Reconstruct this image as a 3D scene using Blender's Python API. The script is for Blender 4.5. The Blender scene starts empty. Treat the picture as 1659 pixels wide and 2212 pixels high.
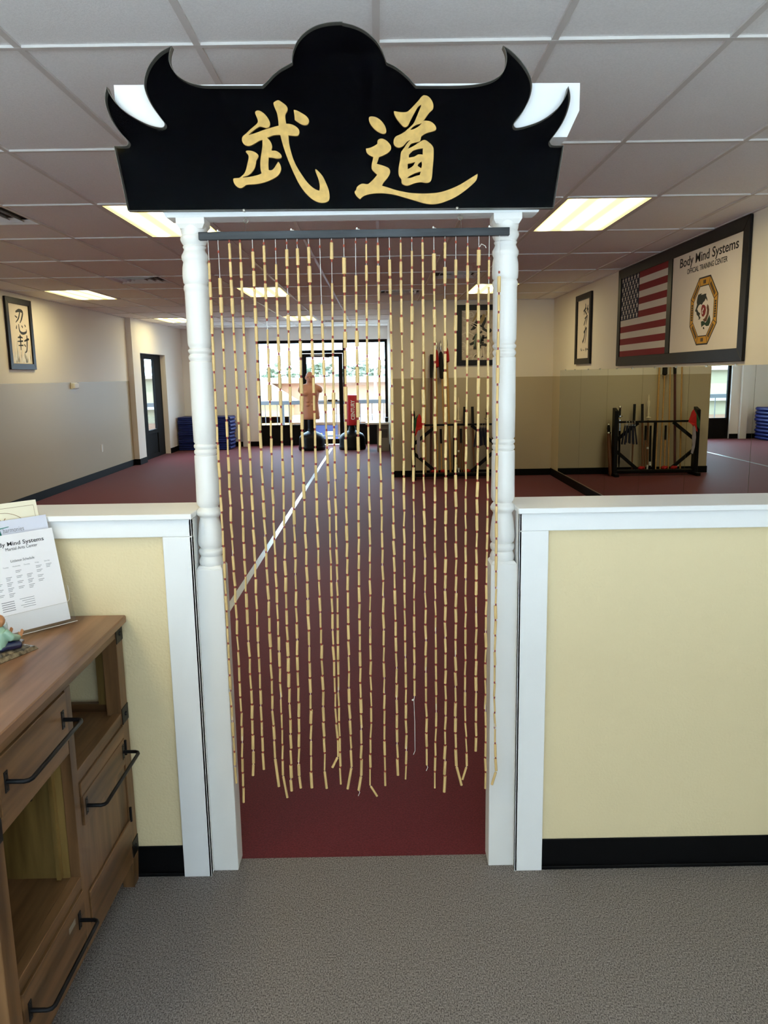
import bpy, bmesh, math, random
from mathutils import Vector, Matrix
from mathutils.geometry import tessellate_polygon

random.seed(11)
S = bpy.context.scene
COL = S.collection

# ------------------------------------------------------------------ camera
FPX, PIT, YAW, ROL = 1683.4, .1739, .0038, -.0159
CAM = Vector((0, 0, 1.624))
cp, sp, cyw, syw = math.cos(PIT), math.sin(PIT), math.cos(YAW), math.sin(YAW)
FWD = Vector((syw * cp, cyw * cp, -sp))
RT0 = Vector((cyw, -syw, 0))
UP0 = RT0.cross(FWD)
RT = RT0 * math.cos(ROL) + UP0 * math.sin(ROL)
UPV = UP0 * math.cos(ROL) - RT0 * math.sin(ROL)
cd = bpy.data.cameras.new('camera')
cam = bpy.data.objects.new('camera', cd)
COL.objects.link(cam)
cd.sensor_fit = 'VERTICAL'
cd.sensor_height = 36.0
cd.lens = FPX / 2212 * 36.0
cd.clip_start = .05
cd.clip_end = 400
M = Matrix.Identity(4)
for i in range(3):
    M[i][0], M[i][1], M[i][2], M[i][3] = RT[i], UPV[i], -FWD[i], CAM[i]
cam.matrix_world = M
S.camera = cam

# ------------------------------------------------------------------ world, sun, daylight, exposure
W = bpy.data.worlds.new('world')
S.world = W
W.use_nodes = True
wn = W.node_tree.nodes
wl = W.node_tree.links
wn.clear()
wo = wn.new('ShaderNodeOutputWorld')
wb = wn.new('ShaderNodeBackground')
wb.inputs['Color'].default_value = (.56, .78, 1.0, 1)
wb.inputs['Strength'].default_value = 14.0
wl.new(wb.outputs[0], wo.inputs[0])


def lamp(name, kind, loc, energy, color, direction=None, size=None):
    d = bpy.data.lights.new(name, kind)
    d.energy = energy
    d.color = color
    if kind == 'AREA':
        d.shape = 'RECTANGLE'
        d.size, d.size_y = size
    if kind == 'SUN':
        d.angle = math.radians(.6)
    o = bpy.data.objects.new(name, d)
    COL.objects.link(o)
    o.location = loc
    if direction:
        o.rotation_euler = Vector(direction).to_track_quat('-Z', 'Y').to_euler()
    return o


lamp('sun', 'SUN', (0, 10, 30), 14.0, (.80, .91, 1.0), (-.7, .4, -1.0))
# portals: they give no light themselves, they only help the sky find the two shop windows
for nm, loc, d, size in (('sky_portal_entrance', (-.3, -1.74, 1.45), (0, 1, 0), (5.2, 2.0)), ('sky_portal_back', (-1.33, 18.78, 1.25), (0, -1, 0), (3.05, 2.4)), ('sky_portal_side', (-4.80, 16.25, 1.1), (1, 0, 0), (1.75, 2.1))):
    o = lamp(nm, 'AREA', loc, 1, (1, 1, 1), d, size)
    o.data.cycles.is_portal = True
S.view_settings.view_transform = 'Standard'
S.view_settings.look = 'None'
S.view_settings.exposure = 0.25
S.view_settings.gamma = 1.0
S.view_settings.use_curve_mapping = False
S.cycles.max_bounces = 10
S.cycles.diffuse_bounces = 5
S.cycles.glossy_bounces = 5
S.cycles.transparent_max_bounces = 12
S.cycles.sample_clamp_indirect = 8.0
S.cycles.caustics_reflective = False
S.cycles.caustics_refractive = False

# ------------------------------------------------------------------ helpers


def ray(x, y):
    return FWD + RT * ((x - 829.5) / FPX) - UPV * ((y - 1106) / FPX)


def at(x, y, axis, v):
    """Point of the plane <axis> = v that the photograph shows at pixel x, y."""
    d = ray(x, y)
    i = 'XYZ'.index(axis)
    return CAM + d * ((v - CAM[i]) / d[i])


def srgb(r, g, b):
    def f(c):
        c /= 255.0
        return c / 12.92 if c <= .04045 else ((c + .055) / 1.055) ** 2.4
    return (f(r), f(g), f(b), 1.0)


MATS = {}


def mat(name, col, rough=.6, metal=0.0, spec=.5, noise=0.0, nscale=20.0, bump=0.0, bscale=150.0,
        stretch=(1, 1, 1), col2=None, emit=None, estr=0.0, coat=0.0, sheen=0.0, bdist=.002):
    if name in MATS:
        return MATS[name]
    m = bpy.data.materials.new(name)
    m.use_nodes = True
    nt = m.node_tree
    n, l = nt.nodes, nt.links
    b = n['Principled BSDF']
    b.inputs['Base Color'].default_value = col
    b.inputs['Roughness'].default_value = rough
    b.inputs['Metallic'].default_value = metal
    b.inputs['Specular IOR Level'].default_value = spec
    if coat:
        b.inputs['Coat Weight'].default_value = coat
        b.inputs['Coat Roughness'].default_value = .08
    if sheen:
        b.inputs['Sheen Weight'].default_value = sheen
        b.inputs['Sheen Roughness'].default_value = .35
    if noise or bump:
        g = n.new('ShaderNodeNewGeometry')
        mp = n.new('ShaderNodeMapping')
        mp.inputs['Scale'].default_value = stretch
        l.new(g.outputs['Position'], mp.inputs['Vector'])
    if noise:
        t = n.new('ShaderNodeTexNoise')
        t.inputs['Scale'].default_value = nscale
        t.inputs['Detail'].default_value = 5
        l.new(mp.outputs[0], t.inputs['Vector'])
        r = n.new('ShaderNodeValToRGB')
        r.color_ramp.elements[0].position = .5 - .5 * min(1, 1 - noise) * .7 if noise < 1 else .35
        r.color_ramp.elements[1].position = .68
        c2 = col2 or tuple(c * (1 - noise) for c in col[:3]) + (1,)
        r.color_ramp.elements[0].color = c2
        r.color_ramp.elements[1].color = col
        r.color_ramp.elements[0].position = .32
        l.new(t.outputs['Fac'], r.inputs[0])
        l.new(r.outputs[0], b.inputs['Base Color'])
    if bump:
        t2 = n.new('ShaderNodeTexNoise')
        t2.inputs['Scale'].default_value = bscale
        t2.inputs['Detail'].default_value = 3
        l.new(mp.outputs[0], t2.inputs['Vector'])
        bp = n.new('ShaderNodeBump')
        bp.inputs['Strength'].default_value = bump
        bp.inputs['Distance'].default_value = bdist
        l.new(t2.outputs['Fac'], bp.inputs['Height'])
        l.new(bp.outputs[0], b.inputs['Normal'])
    if emit:
        b.inputs['Emission Color'].default_value = emit
        b.inputs['Emission Strength'].default_value = estr
    MATS[name] = m
    return m


def two_tone(name, low, high, z, rough_low=.4, rough_high=.7):
    m = mat(name, high, rough_high, bump=.25, bscale=120)
    n, l = m.node_tree.nodes, m.node_tree.links
    b = n['Principled BSDF']
    g = n.new('ShaderNodeNewGeometry')
    sx = n.new('ShaderNodeSeparateXYZ')
    l.new(g.outputs['Position'], sx.inputs[0])
    gt = n.new('ShaderNodeMath')
    gt.operation = 'GREATER_THAN'
    gt.inputs[1].default_value = z
    l.new(sx.outputs['Z'], gt.inputs[0])
    mx = n.new('ShaderNodeMix')
    mx.data_type = 'RGBA'
    mx.inputs['A'].default_value = low
    mx.inputs['B'].default_value = high
    l.new(gt.outputs[0], mx.inputs['Factor'])
    l.new(mx.outputs['Result'], b.inputs['Base Color'])
    mr = n.new('ShaderNodeMapRange')
    mr.inputs['To Min'].default_value = rough_low
    mr.inputs['To Max'].default_value = rough_high
    l.new(gt.outputs[0], mr.inputs['Value'])
    l.new(mr.outputs[0], b.inputs['Roughness'])
    return m


def wood(name, c1, c2, axis='Y', scale=9.0, rough=.38):
    st = {'X': (.09, 1, 1), 'Y': (1, .09, 1), 'Z': (1, 1, .09)}[axis]
    m = mat(name, c1, rough, spec=.3, noise=.5, nscale=scale * 2.2, col2=c2, stretch=st, bump=.12, bscale=60)
    return m


def link(o, parent=None):
    COL.objects.link(o)
    if parent is not None:
        o.parent = parent
        if parent.type == 'EMPTY':
            o.matrix_parent_inverse = Matrix.Translation(parent.location).inverted()
    return o


class MB:
    def __init__(s):
        s.v, s.f = [], []

    def add(s, v, f):
        k = len(s.v)
        s.v += [tuple(p) for p in v]
        s.f += [[i + k for i in q] for q in f]
        return s

    def box(s, x0, x1, y0, y1, z0, z1):
        v = [(x, y, z) for z in (z0, z1) for y in (y0, y1) for x in (x0, x1)]
        return s.add(v, [(0, 2, 3, 1), (4, 5, 7, 6), (0, 1, 5, 4), (2, 6, 7, 3), (0, 4, 6, 2), (1, 3, 7, 5)])

    def hexa(s, lo, hi):
        """lo, hi: four points each, same turning sense seen from above."""
        return s.add(list(lo) + list(hi), [(3, 2, 1, 0), (4, 5, 6, 7), (0, 1, 5, 4), (1, 2, 6, 5), (2, 3, 7, 6), (3, 0, 4, 7)])

    def bar(s, a, b, w, h, up=(0, 0, 1)):
        a, b = Vector(a), Vector(b)
        d = (b - a).normalized()
        u = Vector(up)
        if abs(d.dot(u)) > .98:
            u = Vector((0, 1, 0))
        r = d.cross(u).normalized()
        u = r.cross(d)
        q = [(-1, -1), (1, -1), (1, 1), (-1, 1)]
        v = [p + r * (i * w / 2) + u * (j * h / 2) for p in (a, b) for i, j in q]
        return s.add(v, [(0, 1, 2, 3), (7, 6, 5, 4), (4, 5, 1, 0), (5, 6, 2, 1), (6, 7, 3, 2), (7, 4, 0, 3)])

    def tube(s, pts, rad, n=8, cap=True):
        pts = [Vector(p) for p in pts]
        m = len(pts)
        rads = rad if isinstance(rad, (list, tuple)) else [rad] * m
        v = []
        ref = None
        for i, p in enumerate(pts):
            d = (pts[min(i + 1, m - 1)] - pts[max(i - 1, 0)]).normalized()
            if ref is None:
                ref = Vector((0, 0, 1)) if abs(d.z) < .9 else Vector((0, 1, 0))
            r = d.cross(ref).normalized()
            u = r.cross(d)
            ref = u
            for k in range(n):
                t = 2 * math.pi * k / n
                v.append(p + (r * math.cos(t) + u * math.sin(t)) * rads[i])
        f = [(i * n + k, i * n + (k + 1) % n, (i + 1) * n + (k + 1) % n, (i + 1) * n + k) for i in range(m - 1) for k in range(n)]
        if cap:
            f.append(tuple(range(n - 1, -1, -1)))
            f.append(tuple((m - 1) * n + k for k in range(n)))
        return s.add(v, f)

    def lathe(s, c, prof, n=24):
        """prof: (radius, z) from bottom up about the vertical axis through c (x, y)."""
        v = [(c[0] + r * math.cos(2 * math.pi * k / n), c[1] + r * math.sin(2 * math.pi * k / n), z) for r, z in prof for k in range(n)]
        m = len(prof)
        f = [(i * n + k, i * n + (k + 1) % n, (i + 1) * n + (k + 1) % n, (i + 1) * n + k) for i in range(m - 1) for k in range(n)]
        f.append(tuple(range(n - 1, -1, -1)))
        f.append(tuple((m - 1) * n + k for k in range(n)))
        return s.add(v, f)

    def ell(s, c, r, n=12, m=8, rot=None):
        c = Vector(c)
        v, f = [], []
        R = rot or Matrix.Identity(3)
        for i in range(m + 1):
            a = math.pi * i / m - math.pi / 2
            for k in range(n):
                t = 2 * math.pi * k / n
                q = Vector((r[0] * math.cos(a) * math.cos(t), r[1] * math.cos(a) * math.sin(t), r[2] * math.sin(a)))
                v.append(c + R @ q)
        for i in range(m):
            for k in range(n):
                f.append((i * n + k, i * n + (k + 1) % n, (i + 1) * n + (k + 1) % n, (i + 1) * n + k))
        return s.add(v, f)

    def prism(s, outline, thick, holes=()):
        """outline: 3-d points of a flat polygon; thick: vector from front to back."""
        loops = [[Vector(p) for p in outline]] + [[Vector(p) for p in h] for h in holes]
        tris = tessellate_polygon(loops)
        flat = [p for lp in loops for p in lp]
        n = len(flat)
        t = Vector(thick)
        f = []
        nrm = Vector()
        o = loops[0]
        for i in range(len(o)):
            nrm += o[i].cross(o[(i + 1) % len(o)])
        for a, b, c in tris:
            tn = (flat[b] - flat[a]).cross(flat[c] - flat[a])
            if tn.dot(t) > 0:
                a, c = c, a
            f.append((a, b, c))
            f.append((c + n, b + n, a + n))
        k = 0
        for li, lp in enumerate(loops):
            m = len(lp)
            for i in range(m):
                a, b = k + i, k + (i + 1) % m
                f.append((a, b, b + n, a + n))
            k += m
        return s.add(flat + [p + t for p in flat], f)

    def mesh(s, name):
        me = bpy.data.meshes.new(name)
        me.from_pydata(s.v, [], s.f)
        me.update()
        return me

    def build(s, name, m, parent=None, smooth=False, bevel=0.0, fix=True, ang=40):
        me = s.mesh(name)
        if fix:
            bm = bmesh.new()
            bm.from_mesh(me)
            bmesh.ops.recalc_face_normals(bm, faces=bm.faces)
            bm.to_mesh(me)
            bm.free()
        me.materials.append(m)
        if smooth:
            me.polygons.foreach_set('use_smooth', [True] * len(me.polygons))
            me.set_sharp_from_angle(angle=math.radians(ang))
        o = bpy.data.objects.new(name, me)
        link(o, parent)
        if bevel:
            b = o.modifiers.new('bevel', 'BEVEL')
            b.width = bevel
            b.segments = 1
            b.limit_method = 'ANGLE'
        return o


def empty(name, loc):
    o = bpy.data.objects.new(name, None)
    o.empty_display_size = .1
    COL.objects.link(o)
    o.location = loc
    return o


def tag(o, label, cat, group=None, kind=None):
    o['label'] = label
    o['category'] = cat
    if group:
        o['group'] = group
    if kind:
        o['kind'] = kind
    return o


def thing(name, loc, label, cat, group=None):
    return tag(empty(name, loc), label, cat, group)


def struct(o, label=None):
    o['kind'] = 'structure'
    if label:
        o['label'] = label
    return o


def evaluated(o, name=None):
    """Swap an object's mesh for the one its modifiers make."""
    dg = bpy.context.evaluated_depsgraph_get()
    me = bpy.data.meshes.new_from_object(o.evaluated_get(dg))
    o.modifiers.clear()
    old = o.data
    o.data = me
    bpy.data.meshes.remove(old)
    return o


def fused(mb, name, m, parent, voxel, smooth=4):
    """Overlapping lumps grown together into one continuous skin."""
    o = mb.build(name, m, parent)
    r = o.modifiers.new('remesh', 'REMESH')
    r.mode = 'VOXEL'
    r.voxel_size = voxel
    sm = o.modifiers.new('smooth', 'SMOOTH')
    sm.factor = .5
    sm.iterations = smooth
    evaluated(o)
    if not o.data.materials:
        o.data.materials.append(m)
    o.data.polygons.foreach_set('use_smooth', [True] * len(o.data.polygons))
    return o


def text(name, body, origin, xd, yd, size, m, parent, width=None, bold=0.0, thick=.0006, align='CENTER', spacing=1.0):
    c = bpy.data.curves.new(name, 'FONT')
    c.body = body
    c.size = 1.0
    c.align_x = align
    c.offset = bold
    c.space_character = spacing
    c.resolution_u = 3
    t = bpy.data.objects.new(name, c)
    COL.objects.link(t)
    dg = bpy.context.evaluated_depsgraph_get()
    me = bpy.data.meshes.new_from_object(t.evaluated_get(dg))
    bpy.data.objects.remove(t)
    xs = [v.co.x for v in me.vertices]
    w = max(xs) - min(xs)
    sx = size if width is None else width / w
    xd, yd = Vector(xd).normalized(), Vector(yd).normalized()
    nd = xd.cross(yd)
    org = Vector(origin)
    for v in me.vertices:
        v.co = org + xd * (v.co.x * sx) + yd * (v.co.y * size) + nd * .0004
    me.materials.clear()
    me.materials.append(m)
    o = bpy.data.objects.new(name, me)
    link(o, parent)
    if thick:
        s_ = o.modifiers.new('solid', 'SOLIDIFY')
        s_.thickness = thick
        s_.offset = 0
    return o


def smooth_poly(pts, sub=4):
    """Catmull-Rom through the points; a point with a third value 1 stays a corner."""
    n = len(pts)
    out = []
    for i in range(n):
        p0, p1, p2, p3 = (pts[(i + k - 1) % n] for k in range(4))
        c1 = len(p1) > 2
        c2 = len(p2) > 2
        a = Vector(p1[:2]) if c1 else Vector(p0[:2])
        b, c = Vector(p1[:2]), Vector(p2[:2])
        d = Vector(p2[:2]) if c2 else Vector(p3[:2])
        steps = sub if (c - b).length > 3 else 1
        for k in range(steps):
            t = k / steps
            out.append(.5 * ((2 * b) + (c - a) * t + (2 * a - 5 * b + 4 * c - d) * t * t + (3 * b - a - 3 * c + d) * t ** 3))
    return out


def stroke(pts, ws, ends=True):
    """A brush stroke outline (2-d) along pts with half widths ws."""
    P = [Vector(p) for p in pts]
    L, Rr = [], []
    for i, p in enumerate(P):
        d = (P[min(i + 1, len(P) - 1)] - P[max(i - 1, 0)]).normalized()
        nrm = Vector((-d.y, d.x))
        L.append(p + nrm * ws[i])
        Rr.append(p - nrm * ws[i])
    return L + Rr[::-1]


# ------------------------------------------------------------------ materials
M_TRIM = mat('white_paint', srgb(243, 243, 241), .42, bump=.05, bscale=90)
M_POST = mat('white_post_paint', srgb(238, 236, 231), .36, bump=.05, bscale=60)
M_YEL = mat('yellow_wall_paint', srgb(234, 216, 172), .62, bump=.35, bscale=130, bdist=.003)
M_TWO_L = two_tone('two_tone_left', srgb(188, 177, 152), srgb(244, 238, 228), 1.59, .46, .6)
M_TWO_R = two_tone('two_tone_right', srgb(196, 182, 153), srgb(244, 236, 222), 1.565, .42, .6)
M_CREAM = mat('cream_wall', srgb(243, 238, 232), .6, bump=.2, bscale=120)
M_RED = mat('red_carpet', srgb(111, 41, 45), .6, spec=.05, sheen=.14, noise=.38, nscale=150, bump=.5, bscale=300, bdist=.002)
M_GREY = mat('grey_carpet', srgb(162, 153, 146), .95, spec=.1, noise=.62, nscale=300, col2=srgb(76, 70, 67), bump=.8, bscale=300, stretch=(1, .6, 1), bdist=.005)
M_TILE = mat('ceiling_tile', srgb(253, 251, 249), .85, spec=.2, noise=.08, nscale=130, bump=.5, bscale=200, bdist=.002)
M_TEE = mat('tee_metal', srgb(222, 217, 212), .4, spec=.5)
M_BLACK = mat('black_vinyl', srgb(10, 10, 11), .55, spec=.12)
M_FRAME = mat('bronze_aluminium', srgb(20, 18, 17), .7, spec=.12)
M_SIGN = mat('black_back_paint', srgb(3, 3, 5), 1.0, spec=.0)
M_EDGE = mat('sign_edge', srgb(104, 100, 92), .5)
M_GOLD = mat('gold_letter', srgb(214, 174, 98), .42, metal=.35, noise=.22, nscale=60)
M_ROD = mat('black_stained_wood', srgb(76, 80, 84), .5, spec=.3, noise=.75, nscale=24, col2=srgb(12, 13, 14), stretch=(.12, 1, 1))
M_BAM = mat('bamboo', srgb(236, 200, 134), .5, noise=.22, nscale=55, stretch=(1, 1, .25))
M_BEAD = mat('red_bead', srgb(158, 66, 46), .45)
M_STRING = mat('white_string', srgb(235, 230, 222), .7)
M_METAL = mat('zinc', srgb(190, 186, 176), .3, metal=.9)
M_IRON = mat('black_iron', srgb(20, 20, 22), .4, spec=.2)
M_WOODX = wood('cabinet_wood_x', srgb(136, 100, 66), srgb(76, 52, 30), 'X')
M_WOODY = wood('cabinet_wood_y', srgb(136, 100, 66), srgb(76, 52, 30), 'Y')
M_WOODZ = wood('cabinet_wood_z', srgb(136, 100, 66), srgb(76, 52, 30), 'Z')
M_TOP = wood('cabinet_top_wood', srgb(150, 110, 82), srgb(98, 66, 46), 'Y', rough=.32)
M_PANEL = wood('knotty_panel', srgb(150, 122, 70), srgb(96, 72, 36), 'Z')
M_PAPER = mat('paper', srgb(246, 243, 245), .6)
M_LAV = mat('lavender_card', srgb(224, 226, 240), .5)
M_CARD = mat('cream_card', srgb(248, 240, 214), .55)
M_INK = mat('ink', srgb(34, 34, 38), .6)
M_GINK = mat('grey_ink', srgb(130, 128, 134), .6)
M_BROWNINK = mat('brown_ink', srgb(150, 108, 62), .6)
M_TEAL = mat('teal_print', srgb(36, 128, 112), .5)
M_PFRAME = mat('charcoal_frame', srgb(20, 20, 23), .4, spec=.25, noise=.3, nscale=30)
M_ART = mat('art_paper', srgb(234, 222, 208), .6)
M_BANNER = mat('banner_cloth', srgb(236, 226, 216), .8, bump=.15, bscale=9, bdist=.02)
M_FRED = mat('flag_red', srgb(138, 26, 38), .8)
M_FWHITE = mat('flag_white', srgb(228, 220, 210), .8)
M_FBLUE = mat('flag_blue', srgb(26, 30, 58), .8)
M_EGOLD = mat('emblem_gold', srgb(206, 152, 52), .7)
M_ERED = mat('emblem_red', srgb(132, 28, 30), .7)
M_EGREEN = mat('emblem_green', srgb(26, 60, 40), .7)
M_EBROWN = mat('emblem_brown', srgb(104, 68, 44), .7)
M_PAINT = mat('painting_ground', srgb(176, 160, 146), .55, noise=.45, nscale=16, col2=srgb(216, 204, 190))
M_MIRROR = mat('mirror_glass', (.74, .80, .76, 1), .0, metal=1.0)
M_MAT = mat('blue_vinyl', srgb(20, 32, 92), .42, spec=.3, bump=.15, bscale=30)
M_SKIN = mat('dummy_skin', srgb(190, 130, 100), .55)
M_BASE = mat('black_plastic', srgb(13, 14, 16), .4, spec=.15)
M_BAG = mat('red_vinyl', srgb(190, 30, 40), .4)
M_WHITE = mat('plain_white', srgb(240, 240, 238), .5)
M_GREYMET = mat('grey_metal', srgb(140, 136, 130), .5)
M_DARKWOOD = mat('dark_red_wood', srgb(84, 34, 24), .35)
M_TAN = mat('rattan', srgb(206, 160, 92), .45, noise=.2, nscale=40)
M_BRSH = mat('brown_shaft', srgb(126, 82, 48), .45)
M_RTAS = mat('red_tassel', srgb(168, 22, 26), .85, bump=.6, bscale=120)
M_BTAS = mat('black_tassel', srgb(16, 16, 20), .85, bump=.6, bscale=120)
M_STEEL = mat('steel', srgb(200, 200, 204), .22, metal=1.0)
M_NAVY = mat('navy_cord', srgb(20, 26, 52), .5)
M_GRN = mat('green_cloth', srgb(30, 92, 62), .8)
M_FLRED = mat('scarlet_cloth', srgb(196, 32, 30), .8)
M_LILAC = mat('lilac_cloth', srgb(164, 158, 176), .75)
M_IVORY = mat('ivory', srgb(226, 212, 184), .4)
M_TAPE = mat('floor_tape', srgb(190, 198, 206), .26, spec=.8, bump=.25, bscale=300)


def glassy(name, tint=(1, 1, 1, 1), fres=.05, rough=0.0):
    m = bpy.data.materials.new(name)
    m.use_nodes = True
    n, l = m.node_tree.nodes, m.node_tree.links
    n.clear()
    o = n.new('ShaderNodeOutputMaterial')
    t = n.new('ShaderNodeBsdfTransparent')
    t.inputs[0].default_value = tint
    g = n.new('ShaderNodeBsdfGlossy')
    g.inputs['Roughness'].default_value = rough
    lw = n.new('ShaderNodeLayerWeight')
    lw.inputs['Blend'].default_value = .5
    pw = n.new('ShaderNodeMath')
    pw.operation = 'POWER'
    pw.inputs[1].default_value = 4.0
    l.new(lw.outputs['Facing'], pw.inputs[0])
    fr = n.new('ShaderNodeMapRange')
    fr.inputs['To Min'].default_value = fres
    fr.inputs['To Max'].default_value = .8
    l.new(pw.outputs[0], fr.inputs['Value'])
    mx = n.new('ShaderNodeMixShader')
    l.new(fr.outputs[0], mx.inputs[0])
    l.new(t.outputs[0], mx.inputs[1])
    l.new(g.outputs[0], mx.inputs[2])
    l.new(mx.outputs[0], o.inputs[0])
    return m


M_GLASS = glassy('window_glass', (.95, .97, .97, 1))
M_ACRYL = glassy('clear_acrylic', (.985, .99, .99, 1), .02)
M_FACE = glassy('acrylic_face', (.95, .95, .95, 1), .004)


def lens_material():
    m = bpy.data.materials.new('troffer_lens')
    m.use_nodes = True
    n, l = m.node_tree.nodes, m.node_tree.links
    n.clear()
    o = n.new('ShaderNodeOutputMaterial')
    e = n.new('ShaderNodeEmission')
    tc = n.new('ShaderNodeTexCoord')
    sx = n.new('ShaderNodeSeparateXYZ')
    l.new(tc.outputs['Object'], sx.inputs[0])
    mul = n.new('ShaderNodeMath')
    mul.operation = 'MULTIPLY'
    mul.inputs[1].default_value = 2 * math.pi / .19
    l.new(sx.outputs['X'], mul.inputs[0])
    c = n.new('ShaderNodeMath')
    c.operation = 'COSINE'
    l.new(mul.outputs[0], c.inputs[0])
    mr = n.new('ShaderNodeMapRange')
    mr.inputs['From Min'].default_value = -1
    l.new(c.outputs[0], mr.inputs['Value'])
    pw = n.new('ShaderNodeMath')
    pw.operation = 'POWER'
    pw.inputs[1].default_value = 3.0
    l.new(mr.outputs[0], pw.inputs[0])
    mx = n.new('ShaderNodeMix')
    mx.data_type = 'RGBA'
    mx.inputs['A'].default_value = LENS
    mx.inputs['B'].default_value = TUBE
    l.new(pw.outputs[0], mx.inputs['Factor'])
    l.new(mx.outputs['Result'], e.inputs['Color'])
    e.inputs['Strength'].default_value = TROFFER
    l.new(e.outputs[0], o.inputs[0])
    return m


TROFFER = 1.0
LENS = (2.6, 2.05, .55, 1)       # ribbed lens between the tubes
TUBE = (19.0, 16.6, 9.6, 1)       # over a tube
M_LENS = lens_material()

# ------------------------------------------------------------------ setting
XL, XL2, XR, YB, YBOX, XBOX, ZC = -4.70, -4.60, 2.74, 18.60, 12.45, .22, 2.74
YR = -1.75
f1 = struct(MB().box(XL, XR, YR, 2.428, -.06, 0).build('floor', M_GREY), 'flecked grey-brown carpet of the entrance')
f2 = struct(MB().box(XL - .1, XR, 2.428, YB + .1, -.06, 0.001).build('floor', M_RED), 'dark red carpet of the training hall')

# ceiling: deck, tiles, tees
ceil = struct(MB().box(XL - .1, XR + .1, YR - .1, YB + .1, 2.80, 2.86).build('ceiling', M_TILE), 'suspended ceiling of pale tiles')
GX = lambda i: .0094 + .6096 * i
GY = lambda j: 2.904 + 1.2192 * j
LIGHTS = [(-3, 2), (2, 2), (-7, 6), (-3, 6), (2, 6), (-3, 10), (-7, 10), (-7, 2)]
VENTS = {(-5, 2): 0, (-5, 5): 0, (0, 6): 1, (1, 5): 0, (-2, 11): 0}
tile_mesh = {}


def tile(x0, x1, y0, y1):
    key = (round(x1 - x0, 3), round(y1 - y0, 3))
    if key not in tile_mesh:
        w, d = key
        b = MB()
        b.box(-w / 2, w / 2, -d / 2, d / 2, 2.748, 2.762)
        me = b.mesh('ceiling_tile')
        me.materials.append(M_TILE)
        tile_mesh[key] = me
    o = bpy.data.objects.new('ceiling_tile', tile_mesh[key])
    link(o, ceil)
    o.location = ((x0 + x1) / 2, (y0 + y1) / 2, random.uniform(0, .0015))
    return o


for j in range(-1, 13):
    y0, y1 = GY(j), min(GY(j + 1), YB)
    for i in range(-8, 5):
        x0, x1 = max(GX(i), XL), min(GX(i + 1), XR)
        if (i, j) in LIGHTS:
            continue
        yy1 = y1
        if x1 > XBOX and y1 > YBOX:
            if x0 >= XBOX:
                if y0 >= YBOX:
                    continue
                yy1 = YBOX
            elif y0 < YBOX:
                tile(x0, x1, y0, YBOX)
                tile(x0, XBOX, YBOX, y1)
                continue
            else:
                x1 = XBOX
        if (i, j) in VENTS:
            ym = (y0 + y1) / 2
            if VENTS[(i, j)] == 0:
                tile(x0, x1, ym, y1)
            else:
                tile(x0, x1, y0, ym)
            MB().box(x0, x1, ym - .012, ym + .012, 2.740, 2.764).build('cross_tee', M_TEE, ceil)
            continue
        tile(x0, x1, y0, yy1)
# behind the camera the entrance ceiling goes on as one panel
b = MB().box(XL, XR, YR, GY(-2), 2.748, 2.762)
for x0, x1 in ((XL, GX(-3)), (GX(-2), XR)):
    b.box(x0, x1, GY(-2), GY(-1), 2.748, 2.762)
b.build('entrance_ceiling_panel', M_TILE, ceil)
for i in range(-7, 5):
    ye = YB if GX(i) < XBOX else YBOX
    MB().box(GX(i) - .012, GX(i) + .012, GY(-2), ye, 2.740, 2.766).build('main_tee', M_TEE, ceil)
for j in range(-2, 14):
    y = GY(j)
    if y > YB:
        continue
    xe = XR if y < YBOX else XBOX
    MB().box(XL, xe, y - .012, y + .012, 2.7395, 2.764).build('cross_tee', M_TEE, ceil)
wa = MB()
wa.box(XL, XL + .022, 2.4, 14.9, 2.74, 2.765)
wa.box(XR - .022, XR, 2.4, YBOX, 2.74, 2.765)
wa.box(XBOX, XR, YBOX - .022, YBOX, 2.74, 2.765)
wa.box(XL2, XBOX, YB - .022, YB, 2.74, 2.765)
wa.build('wall_angle', M_TEE, ceil)

# walls of the hall
b = MB()
b.box(XL - .14, XL, YR, 14.9, 0, 2.80)
struct(b.build('wall_left', M_TWO_L), 'left wall, cream above a tan dado')
b = MB()
WY0, WY1, WZ = 15.36, 17.14, 2.12
b.box(XL2 - .24, XL2, 14.9, WY0, 0, 2.80)
b.box(XL2 - .24, XL2, WY1, YB + .2, 0, 2.80)
b.box(XL2 - .24, XL2, WY0, WY1, WZ, 2.80)
struct(b.build('wall_left', M_CREAM), 'cream wall round the narrow side window')
b = MB()
BX0, BX1, BZ = -2.87, .205, 2.455
b.box(XL2 - .24, BX0, YB, YB + .2, 0, 2.80)
b.box(BX0, BX1, YB, YB + .2, BZ, 2.80)
b.box(BX1, XBOX + .05, YB, YB + .2, 0, 2.80)
b.box(-3.24, -3.08, YB - .10, YB, 0, 2.74)
struct(b.build('wall_back', M_CREAM), 'cream back wall round the shop window')
struct(MB().box(XBOX, XR, YBOX, YB + .2, 0, 2.80).build('wall_back', M_TWO_R), 'boxed-out wall behind the weapon rack, cream over tan')
struct(MB().box(XR, XR + .14, YR, YB + .2, 0, 2.80).build('wall_right', M_TWO_R), 'right wall above and beside the mirrors')
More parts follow.
